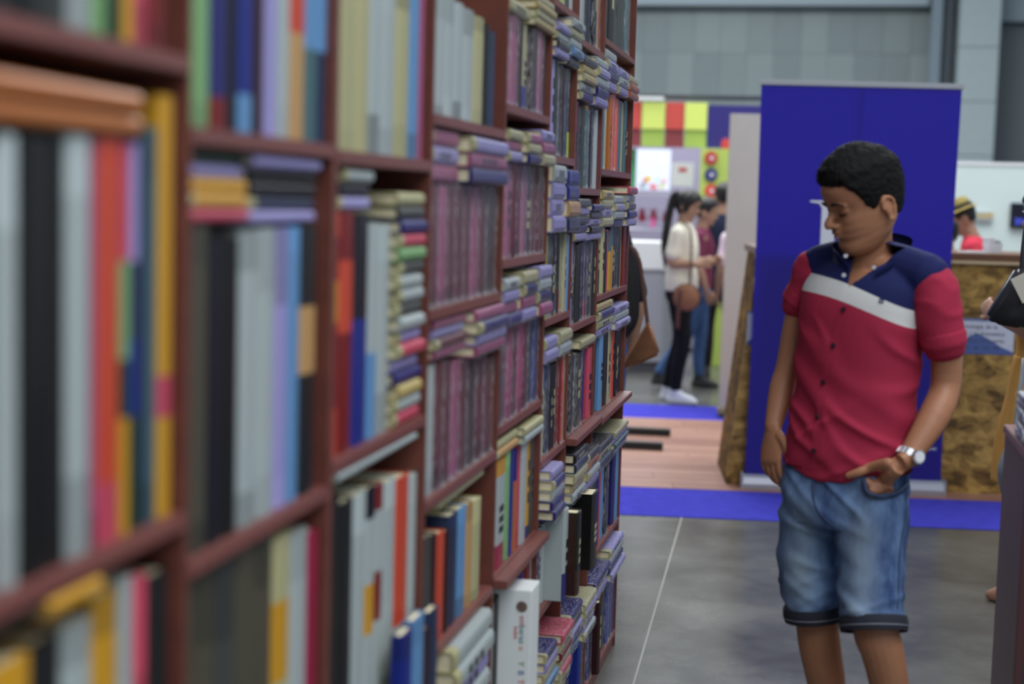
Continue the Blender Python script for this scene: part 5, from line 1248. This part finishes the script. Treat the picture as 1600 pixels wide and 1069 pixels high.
# seam-coloured strip on the shoulders
def band(name, pts, hgt, m, thick=.0035, flare=0.0, nrm=None):
    P_ = catmull(pts, 5); bm = bmesh.new(); rows = []
    cen = sum(P_, Vector()) / len(P_)
    for i, p in enumerate(P_):
        out = (p - cen); out.z = 0; out.normalize(); hh = hgt if not hasattr(hgt, '__call__') else hgt(i / (len(P_) - 1))
        rows.append((bm.verts.new(p), bm.verts.new(p + up * hh * .6 + out * flare * .5), bm.verts.new(p + up * hh + out * flare)))
    for a, b in zip(rows[:-1], rows[1:]):
        for k in range(2): bm.faces.new((a[k], b[k], b[k + 1], a[k + 1]))
    bmesh.ops.solidify(bm, geom=bm.faces[:], thickness=thick)
    return obj(name, bm, m, man, smooth=True, world=True)
band('collar', [P(1327, 432, -.103), P(1311, 416, -.075), P(1303, 404, -.0), P(1330, 394, .085), P(1384, 388, .10), P(1420, 396, .045), P(1416, 412, -.03), P(1391, 430, -.088), P(1365, 442, -.105)], lambda t: .026 + .012 * sin(pi * t), M_NAV, flare=.004)
def hit(px, py, off=.0):
    d = ray(px, py).normalized(); h = shirt_bvh.ray_cast(CAMP, d)
    if h[0] is None: return None
    return h[0] + h[1] * off, h[1]
bp = []
for px, py in ((1320, 480), (1303, 540), (1288, 597), (1280, 650), (1273, 705), (1268, 733)):
    h_ = hit(px, py, .0012)
    if h_: bp.append((h_[0], h_[1]))
# placket
if len(bp) > 3:
    bm = bmesh.new(); Pp = catmull([b_[0] for b_ in bp], 6); vs = []
    for p in Pp:
        d = (p - CAMP).normalized(); row = []
        for s in (-.013, 0, .013):
            q = p + Vector((1, 0, 0)) * s; hh_ = shirt_bvh.find_nearest(q); row.append(bm.verts.new(hh_[0] + hh_[1] * .0008))
        vs.append(row)
    for a, b in zip(vs[:-1], vs[1:]):
        for k in range(2): bm.faces.new((a[k], a[k + 1], b[k + 1], b[k]))
    me = bm_mesh('placket', bm); rebase(me, man); mesh_obj('placket', me, bpy.data.materials['shirt_panels'], man, smooth=True)
M_BTN = mat('dark_button', (34, 18, 34), rough=.35)
for px, py in ((1319, 484), (1303, 540), (1288, 597), (1279, 651), (1273, 705)):
    h_ = hit(px, py, .003)
    if h_: bm = bmesh.new(); cyl(bm, h_[0], h_[0] + h_[1] * .003, .0058, n=16); obj('button', bm, M_BTN, man, world=True)
M_BTW = mat('pale_button', (190, 190, 200), rough=.3)
for p in (P(1322, 400, -.09), P(1319, 430, -.10), P(1366, 418, -.085)):
    bm = bmesh.new(); cyl(bm, p, p + Vector((-.3, -.9, 0)) * .004, .0048, n=12); obj('button', bm, M_BTW, man, world=True)
h_ = hit(1377, 470, .0012)
if h_:
    n_ = h_[1]; q = n_.to_track_quat('Z', 'Y').to_matrix().to_4x4(); bm = bmesh.new()
    o_ = [(-.006, -.005), (.005, -.006), (.0065, .004), (-.004, .0055)]; i_ = [(-.003, -.002), (.0022, -.003), (.0035, .0012), (-.0015, .0025)]
    A = [bm.verts.new(q @ Vector((*p, .0008))) for p in o_]; B2 = [bm.verts.new(q @ Vector((*p, .0008))) for p in i_]
    for k in range(4): bm.faces.new((A[k], A[(k + 1) % 4], B2[(k + 1) % 4], B2[k]))
    bmesh.ops.translate(bm, vec=h_[0], verts=bm.verts); bmesh.ops.solidify(bm, geom=bm.faces[:], thickness=.0006); obj('emblem', bm, M_NAV, man, world=True)
# wrist watch (worn, so a thing of its own)
wc = LW.lerp(P(1460, 650, -.10), .05); wd = (LW - P(1460, 650, -.10)).normalized()
wt = empty('wristwatch', wc, 'silver metal wristwatch on the wrist of the hand in the pocket', 'watch')
M_SIL = mat('silver_metal', (190, 192, 196), k=1.2, rough=.22, metal=.9, spec=.6)
ax = Vector((.7, -.55, .45)); ax = (ax - wd * ax.dot(wd)).normalized(); bx_ = wd.cross(ax)
for i in range(18):
    a_ = 2 * pi * i / 18; rad = .0295; c = wc + ax * cos(a_) * rad + bx_ * sin(a_) * rad * .95
    n1 = (ax * cos(a_) + bx_ * sin(a_)).normalized(); t1 = wd.cross(n1); M = Matrix((t1, wd, n1)).transposed().to_4x4(); M.translation = c
    bm = bmesh.new(); box(bm, (-.0048, -.0085, -.0016), (.0048, .0085, .0018), .0008, M=M); obj('band_link', bm, M_SIL, wt, world=True)
n1 = (ax * .35 - bx_ * .3 - Vector((0, 1, 0)) * .8); n1 = (n1 - wd * n1.dot(wd)).normalized(); c = wc + n1 * .0325
bm = bmesh.new(); cyl(bm, c - n1 * .003, c + n1 * .005, .0165, .0155, n=28); cs = obj('watch_case', bm, M_SIL, wt, world=True)
bm = bmesh.new(); cyl(bm, c + n1 * .0052, c + n1 * .006, .0125, n=28); o = obj('dial', bm, mat('dial_white', (190, 192, 198), rough=.2), None); o.data.transform(wt.matrix_basis.inverted()); o.parent = cs
# hair
def man_hair(al, z):
    return hair_short_mask(al, z) + (0 if z < .02 else .0018 * noise.noise(Vector((al * 14, z * 120, 3))))
bm = bmesh.new(); head_grid(bm, Mh, off=man_hair, nz=90, na=110)
me = remesh(bm, .0032, 1)
displace(me, lambda q, nn_: q + nn_ * (.0024 * noise.noise(q * 95) + .0016 * noise.noise(q * 210)))
rebase(me, man); mesh_obj('hair', me, mat('man_hair', (16, 14, 15), k=.6, rough=.7, spec=.12, bump=.35, bscale=200), man)
M_EYE = mat('lash_dark', (24, 16, 14), rough=.5); M_BROW = mat('brow_dark', (34, 24, 20), rough=.8)
M_LIP = mat('lips', (142, 78, 70), k=1.05, rough=.45)
for s in (-1, 1):
    bm = bmesh.new(); tube(bm, [Mh @ Vector((s * .0175, .0745, -.006)), Mh @ Vector((s * .025, .0785, -.0085)), Mh @ Vector((s * .034, .0785, -.0085)), Mh @ Vector((s * .0435, .071, -.005))], [.0012, .0019, .0021, .0012], n=8); obj('eyelash', bm, M_EYE, man, world=True)
    bm = bmesh.new(); tube(bm, [Mh @ Vector((s * .0125, .0875, .0185)), Mh @ Vector((s * .024, .0885, .0225)), Mh @ Vector((s * .038, .0845, .0225)), Mh @ Vector((s * .051, .0745, .016))], [(.0016, .0032), (.0018, .0040), (.0018, .0034), (.001, .0015)], ref=Mh.to_3x3() @ Vector((0, 1, 0)), n=8); obj('eyebrow', bm, M_BROW, man, world=True)
bm = bmesh.new(); T = lambda *p: Mh @ Vector(p)
tube(bm, [T(-.019, .0775, -.0495), T(-.008, .0915, -.0468), T(0, .0905, -.0478), T(.008, .0915, -.0468), T(.019, .0775, -.0495)], [.0012, .0038, .0036, .0038, .0012], n=8)
tube(bm, [T(-.017, .0775, -.0535), T(0, .0915, -.0570), T(.017, .0775, -.0535)], [.0012, .0048, .0012], n=8)
me = remesh(bm, .0018, 2); rebase(me, man); mesh_obj('lips', me, M_LIP, man)
# shoes
for an in (RA_, LA_):
    g_ = Vector((an.x, an.y, 0)); bm = bmesh.new()
    sections(bm, [(g_ + up * .022 + f * .055, .044, .135), (g_ + up * .05 + f * .052, .045, .130), (g_ + up * .075 + f * .03, .038, .09), (g_ + up * .10, .037, .052), (g_ + up * .115, .036, .044)], l, f, n=24)
    me = remesh(bm, .006, 3); rebase(me, man); so = mesh_obj('shoe', me, mat('shoe_navy', (40, 44, 60), rough=.7), man)
    bm = bmesh.new(); sections(bm, [(g_ + up * .002 + f * .055, .046, .138), (g_ + up * .0215 + f * .055, .047, .139)], l, f, n=24, sub=1); o = obj('sole', bm, mat('sole_white', (190, 190, 190)), None); o.data.transform(man.matrix_basis.inverted()); o.parent = so

bpy.data.scenes.remove(WORK)
